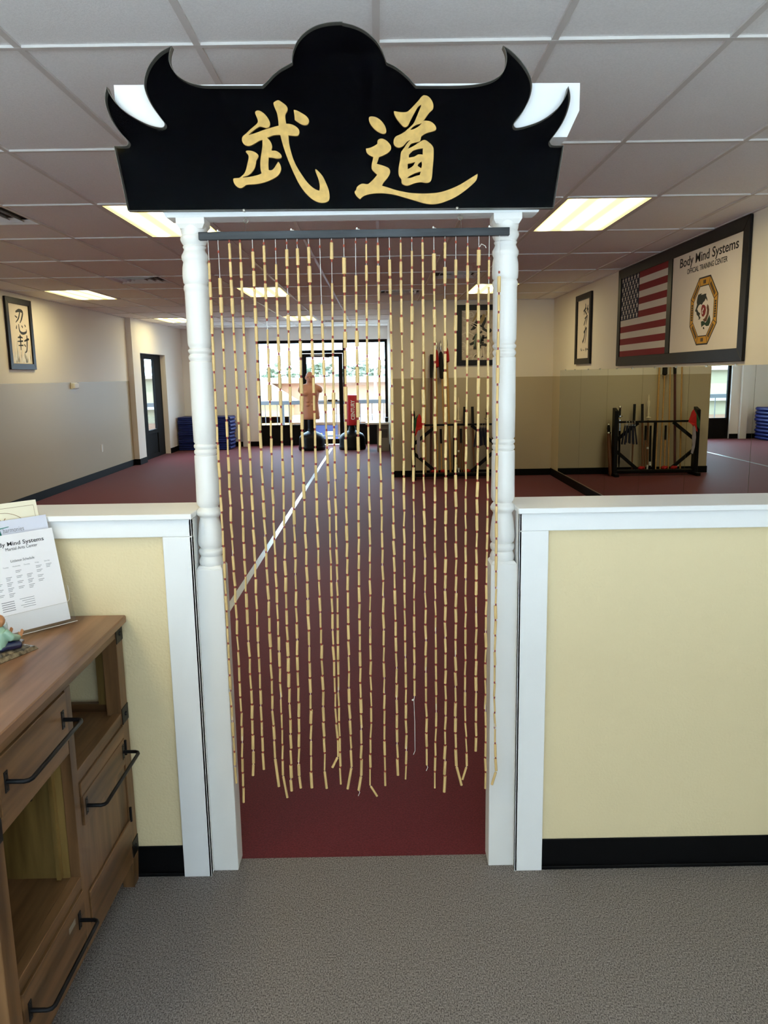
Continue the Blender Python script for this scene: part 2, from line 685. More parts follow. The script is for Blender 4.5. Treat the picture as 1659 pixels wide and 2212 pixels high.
# entrance: rear wall with its shop window
b = MB()
b.box(XL, -2.9, YR - .15, YR, 0, 2.80)
b.box(2.3, XR, YR - .15, YR, 0, 2.80)
b.box(-2.9, 2.3, YR - .15, YR, 0, .45)
b.box(-2.9, 2.3, YR - .15, YR, 2.45, 2.80)
struct(b.build('wall_rear', M_CREAM))
b = MB()
for x in (-2.9, -1.2, .5, 2.25):
    b.box(x, x + .05, YR - .10, YR - .05, .45, 2.45)
b.box(-2.9, 2.3, YR - .10, YR - .05, .45, .50)
b.box(-2.9, 2.3, YR - .10, YR - .05, 2.40, 2.45)
struct(b.build('window_3', M_FRAME))

struct(MB().box(-30, 30, -60, YR - .15, -.3, -.05).build('ground', mat('bounce_paving', srgb(211, 208, 203), .9)), 'unseen paving added outside the entrance to bounce sunlight in')  # added out of view: throws sunlight up through the window onto the ceiling
struct(MB().box(-60, 60, -24, -20, -.3, 22).build('sky_blocker', mat('sky_blocker_grey', srgb(142, 137, 132), .9)), 'unseen tall block added to keep sky light off the entrance window')  # unseen slab added to shut out sky light from behind the camera

# baseboards
def baseboard(name, x0, x1, y0, y1, h=.115):
    b = MB().box(x0, x1, y0, y1, 0, h)
    return struct(b.build(name, M_BLACK, bevel=.003))


baseboard('baseboard_left', XL, XL + .012, 2.55, 14.9)
baseboard('baseboard_left', XL, XL2 + .012, 14.888, 14.9)
baseboard('baseboard_left', XL2, XL2 + .012, 14.9, WY0)
baseboard('baseboard_left', XL2, XL2 + .012, WY1, YB)
baseboard('baseboard_back', XL2, -3.24, YB - .012, YB)
baseboard('baseboard_back', -3.08, BX0, YB - .012, YB)
baseboard('baseboard_back', XBOX - .012, XR, YBOX - .012, YBOX, .105)
baseboard('baseboard_back', XBOX - .012, XBOX, YBOX, YB, .105)
baseboard('baseboard_right', XR - .014, XR, 2.55, YBOX - .012, .115)

# half walls between entrance and hall
PF, PB = 2.352, 2.53
WX = dict(left=(XL, -.585), right=(.428, XR))
for side, (x0, x1) in WX.items():
    L = side == 'left'
    w = struct(MB().box(x0, x1, PF, PB, 0, 1.203).build('wall_front_' + side, M_YEL),
               'yellow half wall %s the doorway' % ('left of' if L else 'right of'))
    ex = x1 if L else x0
    s = -1 if L else 1
    MB().box(min(ex + s * .0, ex - s * .006), max(ex, ex - s * .006), PF - .019, PB, 0, 1.203).build('end_board', M_TRIM, w)
    MB().box(min(ex - s * .006, ex + s * .084), max(ex - s * .006, ex + s * .084), PF - .019, PF, 0, 1.147).build('upright_trim', M_TRIM, w, bevel=.0015)
    xa, xb = (x0, ex + .006) if L else (ex - .006, x1)
    MB().box(xa, xb, PF - .019, PF, 1.1475, 1.203).build('fascia_trim', M_TRIM, w, bevel=.0015)
    xa, xb = (x0, ex + .012) if L else (ex - .012, x1)
    MB().box(xa, xb, PF - .034, PB + .015, 1.203, 1.220).build('cap_board', M_TRIM, w, bevel=.002)
    xa, xb = (x0, ex - .084) if L else (ex + .084, x1)
    bb = MB().box(xa, xb, PF - .006, PF, .0, .104)
    bb.box(xa, xb, PF - .016, PF - .006, 0, .012)
    struct(bb.build('baseboard_front_' + side, M_BLACK, bevel=.002))

# ------------------------------------------------------------------ gate: posts, beams
PROF = [(0.0335, 1.04), (0.0372, 1.045), (0.0391, 1.056), (0.0355, 1.066), (0.032, 1.073), (0.0372, 1.079), (0.0389, 1.088), (0.0372, 1.094), (0.0308, 1.098), (0.0359, 1.104), (0.038, 1.112), (0.0392, 1.12), (0.0375, 1.138), (0.0356, 1.158), (0.033, 1.178), (0.0293, 1.193), (0.033, 1.2), (0.0376, 1.204), (0.0388, 1.212), (0.035, 1.22), (0.0278, 1.228), (0.033, 1.233), (0.0367, 1.243), (0.036, 1.291), (0.0355, 1.385), (0.035, 1.389), (0.0308, 1.391), (0.0344, 1.395), (0.0353, 1.4), (0.0343, 1.405), (0.0305, 1.409), (0.0344, 1.413), (0.0355, 1.418), (0.0344, 1.422), (0.0306, 1.425), (0.0347, 1.431), (0.0357, 1.524), (0.0348, 1.668), (0.0344, 1.671), (0.0306, 1.674), (0.0343, 1.68), (0.0355, 1.685), (0.0343, 1.69), (0.0302, 1.695), (0.0346, 1.7), (0.0358, 1.705), (0.0346, 1.708), (0.0302, 1.712), (0.0352, 1.722), (0.0357, 1.727), (0.0357, 1.872), (0.0357, 1.877), (0.0372, 1.88), (0.0383, 1.886), (0.0372, 1.892), (0.034, 1.897), (0.0378, 1.903), (0.0393, 1.922), (0.0382, 1.946), (0.0346, 1.962), (0.0372, 1.966), (0.0386, 1.97), (0.0395, 1.975), (0.0384, 1.981), (0.0336, 1.989), (0.0306, 1.997), (0.0342, 2.004), (0.031, 2.008), (0.0352, 2.014), (0.038, 2.02), (0.0396, 2.026), (0.0382, 2.032), (0.0344, 2.037), (0.0368, 2.044), (0.0388, 2.058), (0.04, 2.064)]


def gate_post(x, label):
    y, h = 2.405, .041
    t = thing('turned_post', (x, y, 0), label, 'post', 'posts of the gate')
    b = MB()
    b.hexa([(x - h, y - h, 0), (x + h, y - h, 0), (x + h, y + h, 0), (x - h, y + h, 0)],
           [(x - h, y - h, 1.036), (x + h, y - h, 1.036), (x + h, y + h, 1.036), (x - h, y + h, 1.036)])
    k = .0335
    b.hexa([(x - h, y - h, 1.036), (x + h, y - h, 1.036), (x + h, y + h, 1.036), (x - h, y + h, 1.036)],
           [(x - k, y - k, 1.0455), (x + k, y - k, 1.0455), (x + k, y + k, 1.0455), (x - k, y + k, 1.0455)])
    b.build('square_base', M_POST, t, bevel=.0015)
    MB().lathe((x, y), PROF, 36).build('turned_shaft', M_POST, t, smooth=True, ang=50)
    MB().hexa([(x - k, y - k, 2.052), (x + k, y - k, 2.052), (x + k, y + k, 2.052), (x - k, y + k, 2.052)],
              [(x - h, y - h, 2.064), (x + h, y - h, 2.064), (x + h, y + h, 2.064), (x - h, y + h, 2.064)]).box(x - h, x + h, y - h, y + h, 2.064, 2.0805).build('square_cap', M_POST, t)
    return t


gate_post(-.538, 'white turned wooden post on the left of the bamboo curtain')
gate_post(.381, 'white turned wooden post on the right of the bamboo curtain')

gb = thing('gate_beam', (-.078, 2.40, 2.08), 'white gate header with slanted ends behind the black sign', 'beam')
lo = [(-.606, 2.362), (.468, 2.362)]
MB().hexa([(-.606, 2.362, 2.0805), (.468, 2.362, 2.0805), (.468, 2.448, 2.0805), (-.606, 2.448, 2.0805)],
          [(-.652, 2.362, 2.165), (.514, 2.362, 2.165), (.514, 2.448, 2.165), (-.652, 2.448, 2.165)]).build('lower_beam', M_TRIM, gb, bevel=.0015)
top = [(-.696, 2.282), (.546, 2.282), (.579, 2.352), (.579, 2.424), (-.729, 2.436), (-.729, 2.352)]
MB().prism([(x, 2.362, z) for x, z in top], (0, .086, 0)).build('upper_beam', M_TRIM, gb)
for x in (-.538, .381):
    MB().box(x - .04, x + .04, 2.366, 2.444, 2.165, 2.285).build('strut', M_TRIM, gb)

# ------------------------------------------------------------------ sign
YS = 2.335
OUTL = [(178, 1325, 1), (82, 878, 1), (160, 877), (176, 868), (181, 855), (172, 838), (150, 815), (110, 770), (65, 700), (35, 630), (21, 570), (21, 522), (32, 468, 1),
        (55, 520), (100, 585), (150, 632), (200, 668), (260, 702), (320, 730), (380, 747), (413, 750), (428, 742), (432, 728), (425, 712), (400, 680), (350, 610),
        (315, 545), (293, 480), (290, 430), (300, 380), (325, 320), (365, 265), (410, 225), (450, 203), (481, 188, 1), (466, 240), (465, 290), (482, 340), (515, 385),
        (560, 418), (620, 445), (680, 458), (740, 462), (1105, 462, 1), (1140, 428), (1180, 385), (1230, 345), (1280, 318), (1309, 301, 1), (1310, 260), (1320, 210),
        (1345, 155), (1380, 110), (1430, 70), (1490, 42), (1560, 26), (1620, 21), (1659, 21)]
OUTR = [(60, 26), (130, 42), (200, 72), (260, 115), (310, 170), (345, 235), (361, 278), (368, 300, 1), (420, 325), (470, 360), (520, 405), (555, 445), (571, 462, 1),
        (760, 463), (900, 460), (1000, 450), (1080, 430), (1140, 398), (1174, 358), (1191, 310), (1194, 260), (1186, 222), (1170, 186, 1), (1215, 213), (1260, 253), (1310, 310),
        (1350, 375), (1368, 430), (1370, 480), (1355, 545), (1325, 610), (1290, 665), (1252, 713), (1245, 733), (1254, 749), (1275, 752), (1330, 740), (1420, 708), (1500, 658),
        (1560, 600), (1600, 535), (1621, 465, 1), (1633, 520), (1632, 570), (1615, 640), (1585, 710), (1545, 775), (1502, 832), (1495, 850), (1503, 866), (1520, 872), (1590, 873, 1), (1520, 1305, 1)]
pp = [(220 + p[0] / 3.1904, 40 + p[1] / 3.1904) + tuple(p[2:]) for p in OUTL] + [(720 + p[0] / 3.1904, 40 + p[1] / 3.1904) + tuple(p[2:]) for p in OUTR]
face = [at(p[0], p[1], 'Y', YS) for p in smooth_poly(pp, 3)]
sign = thing('gate_sign', (-.09, YS, 2.085), 'large black roof-shaped sign with two gold Chinese characters', 'sign')
TH = .024
MB().prism([p + Vector((0, TH - .003, 0)) for p in face], (0, .003, 0)).build('back_panel', M_SIGN, sign)
n = len(face)
eb = MB()
cen = sum(face, Vector()) / n
inner = []
for i, p in enumerate(face):
    d = (face[(i + 1) % n] - face[i - 1]).normalized()
    inner.append(p + Vector((d.z, 0, -d.x)) * .0012)
q = [p + Vector((0, TH - .003, 0)) for p in face]
qi = [p + Vector((0, TH - .003, 0)) for p in inner]
eb.add(face + q + inner + qi, [(i, (i + 1) % n, n + (i + 1) % n, n + i) for i in range(n)] +
       [(2 * n + i, 3 * n + i, 3 * n + (i + 1) % n, 2 * n + (i + 1) % n) for i in range(n)] +
       [(i, 2 * n + i, 2 * n + (i + 1) % n, (i + 1) % n) for i in range(n)])
eb.build('edge_band', M_EDGE, sign)
cf = MB()
fp = [p + Vector((0, .0004, 0)) for p in face]
cf.add(fp, [tuple(t_) for t_ in tessellate_polygon([fp])])
cf.build('clear_face', M_FACE, sign)


def glyph(name, polys, ox, oy, sc, label):
    b = MB()
    for kq, (outer, holes) in enumerate(polys):
        o3 = [at(ox + p[0] / sc, oy + p[1] / sc, 'Y', YS - .007 - kq * .0002) for p in smooth_poly(outer, 4)]
        h3 = [[at(ox + p[0] / sc, oy + p[1] / sc, 'Y', YS - .007 - kq * .0002) for p in smooth_poly(h, 2)] for h in holes]
        b.prism(o3, (0, .0068, 0), h3)
    o = b.build(name, M_GOLD, sign)
    o['label'] = label
    return o


WU = [
    ([(1018, 205, 1), (1060, 215), (1130, 250), (1210, 300), (1255, 355), (1262, 400), (1240, 440), (1200, 453), (1150, 445), (1090, 410), (1030, 368, 1), (1025, 290), (1015, 225)], []),
    ([(170, 690), (185, 740), (225, 780), (280, 793), (330, 780), (400, 740), (460, 705), (505, 695, 1), (590, 655), (680, 620), (780, 612), (800, 618), (925, 620), (1060, 630), (1095, 605), (1105, 560), (1090, 515), (1040, 470), (970, 440), (890, 432), (770, 462), (650, 495), (520, 535), (400, 580), (285, 615, 1), (230, 612), (185, 638)], []),
    ([(385, 260), (395, 230), (430, 215), (480, 230), (540, 275), (590, 335), (622, 400), (628, 445), (610, 485), (575, 500), (520, 490), (470, 478), (440, 485), (380, 525), (310, 580), (278, 615), (215, 640), (200, 625), (240, 590), (300, 530), (360, 480), (410, 435), (430, 400), (425, 360), (405, 310)], []),
    ([(685, 95), (700, 75), (750, 50), (780, 55), (840, 95), (890, 135), (912, 175), (910, 220), (880, 275), (875, 330), (885, 400), (897, 460), (925, 620), (930, 690), (945, 790), (975, 910), (1020, 1040), (1075, 1150), (1150, 1270), (1230, 1380), (1310, 1460), (1380, 1505), (1430, 1522, 1), (1438, 1480), (1435, 1420), (1415, 1330), (1385, 1250), (1365, 1190), (1373, 1170, 1), (1430, 1220), (1490, 1295), (1540, 1400), (1580, 1500), (1597, 1600), (1590, 1670), (1555, 1705), (1500, 1718), (1420, 1712), (1330, 1670), (1240, 1595), (1160, 1500), (1090, 1390), (1020, 1250), (950, 1090), (895, 950), (845, 800), (800, 630), (770, 470), (765, 400), (750, 300), (735, 240), (700, 160), (685, 115)], []),
    ([(508, 690), (560, 655), (590, 670), (630, 715), (655, 770), (660, 820), (645, 862, 1), (670, 870), (720, 872), (765, 895), (805, 930), (818, 970), (800, 990), (740, 998), (670, 985), (605, 980, 1), (600, 1080), (605, 1185, 1), (650, 1190), (690, 1160), (730, 1100), (762, 1050, 1), (790, 1090), (808, 1150), (800, 1205), (770, 1260), (710, 1310), (620, 1355), (520, 1390), (400, 1415), (250, 1425), (210, 1450), (170, 1475), (120, 1475), (70, 1440), (40, 1395), (28, 1345), (45, 1320), (120, 1315), (160, 1300), (190, 1308, 1), (280, 1300), (380, 1280), (450, 1260), (492, 1240, 1), (475, 1180), (470, 1090), (475, 1000), (490, 900), (505, 790)], []),
    ([(232, 885), (260, 868), (330, 875), (390, 900), (432, 935), (435, 975), (405, 1030), (395, 1090), (375, 1160), (330, 1225), (270, 1270), (190, 1300), (140, 1330), (110, 1330), (160, 1290), (210, 1240), (240, 1170), (260, 1080), (280, 990), (275, 945), (250, 910)], [])]
DAO = [
    ([(218, 330), (235, 307), (280, 308), (330, 325), (380, 365), (420, 420), (440, 480), (435, 515), (405, 528), (360, 515), (300, 475), (250, 420), (225, 370)], []),
    ([(180, 715, 1), (230, 708), (290, 680), (328, 655, 1), (332, 610), (375, 588), (430, 605), (475, 645), (502, 690), (495, 735), (455, 775), (400, 805), (348, 825, 1), (330, 880), (318, 912, 1), (370, 925), (430, 945), (475, 970), (490, 1010), (480, 1050), (445, 1105), (405, 1150), (385, 1192, 1), (450, 1210), (540, 1240), (640, 1265), (760, 1285), (900, 1292), (1030, 1288), (1150, 1270), (1270, 1230), (1380, 1180), (1480, 1120), (1560, 1070), (1608, 1040, 1), (1608, 1065), (1590, 1125), (1520, 1195), (1420, 1275), (1320, 1340), (1220, 1385), (1120, 1418), (1020, 1428), (920, 1415), (820, 1385), (700, 1350), (560, 1310), (430, 1290), (320, 1287), (220, 1300), (150, 1325), (105, 1364, 1), (65, 1330), (35, 1275), (55, 1245), (65, 1210), (100, 1180), (140, 1165), (200, 1172), (240, 1145), (290, 1095), (325, 1050, 1), (280, 1010), (255, 970), (255, 920), (268, 860), (275, 825, 1), (225, 800), (190, 765)], []),
    ([(540, 235, 1), (620, 250), (700, 248), (745, 215), (800, 160), (850, 105), (890, 55), (930, 35), (935, 120), (885, 155, 1), (845, 185), (810, 245), (775, 310), (745, 370), (720, 420), (690, 440), (660, 435), (625, 400), (585, 350), (555, 300), (540, 262)], []),
    ([(885, 155, 1), (900, 60), (930, 35), (980, 50), (1020, 95), (1042, 150), (1040, 205), (1010, 240), (985, 265), (950, 315), (918, 358), (890, 393, 1), (830, 410), (780, 440), (745, 478, 1), (700, 485), (735, 450), (790, 395), (830, 310), (860, 235), (885, 175)], []),
    ([(535, 615), (560, 565), (620, 535), (680, 500), (725, 462), (760, 475), (820, 455), (870, 420), (895, 388, 1), (918, 362), (960, 360), (1010, 370), (1055, 405), (1078, 445), (1072, 480), (1020, 500), (950, 520), (890, 560, 1), (880, 600), (865, 625), (800, 640), (750, 662), (715, 725, 1), (672, 715), (700, 660), (750, 605, 1), (710, 625), (660, 680), (610, 702), (570, 695), (540, 665)], []),
    ([(700, 722), (780, 690), (850, 645), (905, 612), (945, 608), (990, 640), (1030, 680), (1047, 730), (1045, 850), (1035, 960), (1028, 1060), (1015, 1120), (985, 1150), (940, 1155), (890, 1145), (820, 1155), (760, 1175), (710, 1190), (665, 1180), (638, 1155), (635, 1110), (605, 1065), (597, 1000), (605, 930), (620, 850), (628, 770), (650, 735), (675, 705)],
     [[(730, 795, 1), (780, 745), (850, 720), (910, 712, 1), (908, 795, 1), (850, 790), (800, 820), (730, 832, 1)], [(715, 910, 1), (770, 900), (812, 885, 1), (790, 930), (755, 960), (715, 980, 1)],
      [(840, 930), (870, 895), (892, 880, 1), (900, 920), (888, 968, 1), (860, 950)], [(705, 1095, 1), (740, 1065), (810, 1030), (884, 1008, 1), (870, 1055, 1), (810, 1070), (760, 1090)]])]
glyph('gold_character', WU, 500, 210, 7.541, 'gold character on the left half of the sign')
glyph('gold_character', DAO, 760, 200, 5.925, 'gold character on the right half of the sign')
for px, py in ((528, 456), (987, 451)):
    p = at(px, py, 'Y', YS - .004)
    MB().tube([(p.x, YS + .004, p.z), (p.x, YS - .012, p.z)], .0022, 8).ell((p.x, YS - .013, p.z), (.0042, .003, .0042)).build('mounting_screw', M_METAL, sign, smooth=True)

# ------------------------------------------------------------------ bamboo curtain
YC = 2.336
cur = thing('bamboo_curtain', (-.064, YC, 2.02), 'hanging curtain of bamboo tubes and red beads on a black rod', 'bead curtain')
ra, rb = at(430, 511, 'Y', YC), at(1100, 500.5, 'Y', YC)
MB().bar((ra.x, YC, ra.z), (rb.x, YC, rb.z), .020, .0215).build('rod', M_ROD, cur, bevel=.001)
rodz = lambda x: ra.z + (rb.z - ra.z) * (x - ra.x) / (rb.x - ra.x)
for px in (527, 997):
    x = at(px, 480, 'Y', YC).x
    zt = 2.0805
    pts = [(x, 2.372, zt + .006), (x, 2.370, zt - .004)]
    ring = [(x + .0062 * math.sin(t * math.pi / 8), 2.3705, zt - .0105 - .0062 * math.cos(t * math.pi / 8 + math.pi)) for t in range(17)]
    b = MB().tube(pts, .0016, 6).tube(ring, .0016, 6)
    b.build('screw_eye', M_METAL, cur, smooth=True)
    b = MB().tube([(x, 2.371, zt - .016), (x + .001, 2.362, zt - .022), (x + .001, 2.348, rodz(x) + .014), (x, YC, rodz(x) + .010)], .0007, 5)
    b.build('wire_hook', M_METAL, cur, smooth=True)

TOPX = [449, 470.4, 495, 518, 544.7, 569.3, 594.6, 618.7, 641.6, 666.2, 690.3, 715.9, 742.4, 768, 790.9, 816, 840.8, 865.4, 889.5, 912.6, 937.2, 961.3, 984.7, 1010.3, 1034.4, 1057, 1079]
# first bead row, first tube row, further bare stretches of string (photo rows)
TOPY = [(566, 568), (544, 601), (521, 526), (521, 525), (540, 544), (526, 531), (538, 571), (525, 539), (525, 537), (530, 534), (533, 658), (522, 524), (531, 557), (523, 595),
        (523, 528), (527, 530), (538, 561), (521, 525), (520, 542), (520, 524), (543, 548), (519, 524), (523, 561), (528, 533), (537, 540), (558, 562), (588, 597)]
BARE = {11: [(556, 612)], 14: [(566, 573)], 15: [(566, 574)], 21: [(566, 577), (614, 646)], 5: [(678, 712)], 7: [(610, 637), (670, 680)], 25: [(593, 620)]}
ENDS = [(511, 1691), (527, 1733), (546.5, 1675), (569.7, 1667), (602.5, 1699), (620.8, 1723), (629.5, 1708), (649.8, 1702), (673, 1701), (705.7, 1703), (718, 1658), (735.6, 1701),
        (751, 1704), (775, 1707), (814.7, 1720), (832, 1697), (859, 1684), (876.5, 1684), (895.7, 1503), (922.7, 1664), (939, 1717), (960, 1726), (997, 1696), (999, 1684), (1028, 1623), (1049, 1710), (1062.6, 1695)]
# where each string hangs a little above its end (photo x at row 1500)
MIDX = [498, 519, 543, 563, 588, 606.5, 625, 644.5, 670.5, 698, 724, 731.5, 754, 779, 801.5, 830, 857, 877, 895.5, 920, 942, 962.5, 984, 1004.5, 1028, 1048.5, 1068]
JOINT = {4: (594, 1645), 5: (611, 1675), 10: (731, 1635), 12: (760, 1672), 13: (781, 1680), 14: (799, 1696), 22: (985, 1668), 23: (1008.5, 1655), 26: (1072, 1666), 2: (548, 1648), 7: (646, 1674), 9: (702, 1675)}
tubes, beads = [], []
strands = []
for i, tx in enumerate(TOPX):
    p0 = at(tx, 515, 'Y', YC)
    pm = at(MIDX[i], 1500, 'Y', YC)
    pl = at(ENDS[i][0], ENDS[i][1], 'Y', YC)
    pe = at(*JOINT[i], 'Y', YC) if i in JOINT else pl
    dy = 0
    rr = random.Random(100 + i)

    def xs(z):
        if z > pm.z:
            t = (z - pm.z) / (p0.z - pm.z)
            return pm.x + (p0.x - pm.x) * t + .0030 * math.sin(7 * t + i * 1.7) * (1 - t) * t * 2
        t = (pm.z - z) / max(1e-3, pm.z - pe.z)
        return pm.x + (pe.x - pm.x) * t ** 1.5 + .004 * math.sin(5 * t + i) * t * (1 - t)
    zb = at(tx, TOPY[i][0], 'Y', YC).z
    zt = at(tx, TOPY[i][1], 'Y', YC).z
    bare = [tuple(at(tx, v, 'Y', YC).z for v in ab) for ab in BARE.get(i, [])]
    line = [(p0.x, YC, rodz(p0.x) - .006)]
    beads.append(((p0.x, YC, zb), Vector((0, 0, 1)), rr.uniform(.0024, .003)))
    z = zt
    base_r = rr.uniform(.0031, .0043)
    guard = 0
    while z - .03 > pe.z and guard < 60:
        guard += 1
        for hi_, lo_ in bare:
            if z < hi_ + .02 and z > lo_:
                z = lo_
        ln = rr.uniform(.0425, .0465)
        last = z - ln - .03 < pe.z + .012
        z2 = z - ln
        if last:
            z2 = max(pe.z, z - .056)
        jit = rr.uniform(-.0012, .0012) * min(1, (2.02 - z) * 1.2)
        a = Vector((xs(z) + jit, YC + rr.uniform(-.002, .002) * (2.02 - z), z))
        c = Vector((xs(z2) - jit, a.y, z2))
        r = base_r * rr.uniform(.78, 1.28)
        if 1.5 < z and rr.random() < .25:
            r = min(.0058, r * 1.35)
        tubes.append((a, c, r, i))
        line.append(tuple(a))
        z = z2 - .0075
        if not last:
            beads.append((((a.x + c.x) / 2 * 0 + xs(z2 - .0037), a.y, z2 - .0037), Vector((0, 0, 1)), rr.uniform(.0024, .0030)))
        else:
            break
    line.append(tuple(c))
    if i in JOINT:
        e0 = c + (pl - c).normalized() * .005
        tubes.append((e0, e0 + (pl - c).normalized() * max(.03, (pl - c).length - .005), base_r * 1.1, i))
        line += [tuple(e0), tuple(pl)]
        c = pl
    if i == 18:
        k = at(894, 1512, 'Y', YC)
        tail = [c, k, at(896, 1560, 'Y', YC), at(896.5, 1622, 'Y', YC), at(893, 1630, 'Y', YC)]
        line += [tuple(v) for v in tail[1:]]
    if i in (13, 19):
        line += [(c.x + .003, YC, c.z - .008), (c.x - .002, YC, c.z - .020)]
    sm = MB().tube(line, .0009, 5)
    if i == 18:
        sm.ell(at(892, 1512, 'Y', YC), (.004, .003, .003), 8, 5)
    if i == 24:
        a1 = at(1036, 533, 'Y', YC)
        sm.tube([at(1035, 535, 'Y', YC), at(1040, 527, 'Y', YC), at(1048, 531, 'Y', YC), at(1050, 536, 'Y', YC)], .001, 5)
    so = sm.build('strand', M_STRING, cur, fix=False)
    strands.append(so)
# the 300 tubes that show largest are pieces of their strand, the rest one part
unit = {}
b = MB()
b.tube([(0, 0, 0), (0, 0, 1)], 1.0, 9)
um = b.mesh('bamboo_tube')
um.materials.append(M_BAM)
um.polygons.foreach_set('use_smooth', [len(p.vertices) == 4 for p in um.polygons])
order = sorted(range(len(tubes)), key=lambda k: -(tubes[k][1] - tubes[k][0]).length * tubes[k][2])
big = set(order[:300])
rest = MB()
for k, (a, c, r, i) in enumerate(tubes):
    if k in big:
        o = bpy.data.objects.new('bamboo_tube', um)
        link(o, strands[i])
        d = c - a
        q = d.to_track_quat('Z', 'X').to_matrix().to_4x4()
        o.matrix_basis = Matrix.Translation(a) @ q @ Matrix.Diagonal((r, r, d.length, 1))
    else:
        rest.tube([a, c], r, 9)
ro = rest.build('bamboo_tubes', M_BAM, cur, smooth=True, fix=False)
ro['kind'] = 'stuff'
bd = MB()
for p, d, r in beads:
    bd.lathe((p[0], p[1]), [(r * .75, p[2] - .0036), (r, p[2] - .0022), (r, p[2] + .0022), (r * .75, p[2] + .0036)], 8)
bo = bd.build('red_beads', M_BEAD, cur, smooth=True, fix=False)
bo['kind'] = 'stuff'
for px in (470, 629, 771, 936, 1057):
    x = at(px, 500, 'Y', YC).x
    MB().ell((x, YC, rodz(x) + .0135), (.0032, .003, .005), 8, 6).ell((x + .004, YC, rodz(x) + .0125), (.005, .002, .002), 8, 5).build('string_knot', M_STRING, cur, smooth=True)

# ------------------------------------------------------------------ cabinet
CX, CB = -.815, -1.225          # front and back planes
CY0, CY1 = 1.462, 2.334
cab = thing('console_cabinet', (-1.02, 1.9, 0), 'dark wooden console cabinet with black bar handles against the yellow half wall', 'cabinet')
MB().box(CB - .012, CX + .014, CY0 - .014, CY1 + .010, .876, .900).build('top', M_TOP, cab, bevel=.003)
PW = .056
for x0, x1 in ((CX - .046, CX), (CB, CB + .046)):
    for y0, y1 in ((CY0, CY0 + PW), (CY1 - PW, CY1)):
        p = MB()
        p.hexa([(x0 + .006, y0 + .006, 0), (x1 - .004, y0 + .006, 0), (x1 - .004, y1 - .006, 0), (x0 + .006, y1 - .006, 0)],
               [(x0, y0, .10), (x1, y0, .10), (x1, y1, .10), (x0, y1, .10)])
        p.box(x0, x1, y0, y1, .10, .876)
        p.build('corner_post', M_WOODZ, cab, bevel=.0015)
D0, D1 = 1.884, 1.921
MB().box(CX - .03, CX - .001, D0, D1, .10, .845).build('stile', M_WOODZ, cab, bevel=.001)
fy0, fy1 = CY0 + PW, CY1 - PW
MB().box(CX - .028, CX - .002, fy0, fy1, .845, .876).build('front_rail', M_WOODY, cab, bevel=.001)
MB().box(CX - .028, CX - .002, D1, fy1, .568, .603).build('front_rail', M_WOODY, cab, bevel=.001)
MB().box(CX - .028, CX - .002, fy0, D0, .672, .708).build('front_rail', M_WOODY, cab, bevel=.001)
MB().box(CX - .028, CX - .002, fy0, D0, .285, .320).build('front_rail', M_WOODY, cab, bevel=.001)
MB().box(CX - .028, CX - .002, fy0, fy1, .092, .150).build('bottom_rail', M_WOODY, cab, bevel=.001)
MB().box(CB + .01, CX - .028, D0 - .0, D0 + .016, .15, .876).build('divider_panel', M_PANEL, cab)
# knots of the divider panel
for x, z in ((-.93, .545), (-1.03, .44)):
    MB().tube([(x, D0 - .0004, z), (x, D0 - .0008, z)], .006, 10).build('knot', mat('knot_wood', srgb(58, 36, 16), .6), cab)
MB().box(CX - .058, CX - .047, D0 - .018, D0, .322, .67).build('cleat', M_PANEL, cab)
MB().box(CB + .01, CX - .028, D1 - .02, CY1 - .012, .578, .596).build('shelf', M_WOODY, cab)
MB().box(CB + .01, CX - .028, CY0 + .01, D0, .300, .316).build('shelf', M_WOODY, cab)
MB().box(CB + .01, CX - .028, CY0 + .01, CY1 - .02, .100, .112).build('bottom_board', M_WOODY, cab)
MB().box(CB, CB + .012, CY0 + .02, CY1 - .02, .10, .876).build('back_panel', M_PANEL, cab)
MB().box(CB + .046, CX - .046, CY0 + .006, CY0 + .018, .092, .876).build('side_panel', M_PANEL, cab)
MB().box(CB + .046, CX - .046, CY1 - .020, CY1 - .006, .092, .590).build('side_panel', M_PANEL, cab)
MB().box(CB + .046, CX - .046, CY1 - .024, CY1 - .006, .590, .622).build('side_lip', M_WOODX, cab)
MB().box(CX - .078, CX - .046, CY1 - .030, CY1 - .008, .622, .876).build('side_stile', M_PANEL, cab)
MB().box(CB + .046, CX - .046, CY1 - .024, CY1 - .006, .846, .876).build('side_rail', M_WOODX, cab)


def bar_handle(parent, y0, y1, z, bow=.05):
    X0 = CX + .004
    for y in (y0, y1):
        b = MB().box(X0 - .003, X0 + .001, y - .008, y + .008, z - .024, z + .024)
        for dz in (-.018, .018):
            b.tube([(X0, y, z + dz), (X0 + .0022, y, z + dz)], .002, 8)
        b.build('handle_plate', M_IRON, parent, bevel=.001)
    pts = [(X0, y0, z), (X0 + bow - .012, y0, z), (X0 + bow - .004, y0 + .004, z), (X0 + bow, y0 + .012, z), (X0 + bow, y1 - .012, z), (X0 + bow - .004, y1 - .004, z), (X0 + bow - .012, y1, z), (X0, y1, z)]
    MB().tube(pts, .0052, 10).build('handle_bar', M_IRON, parent, smooth=True)


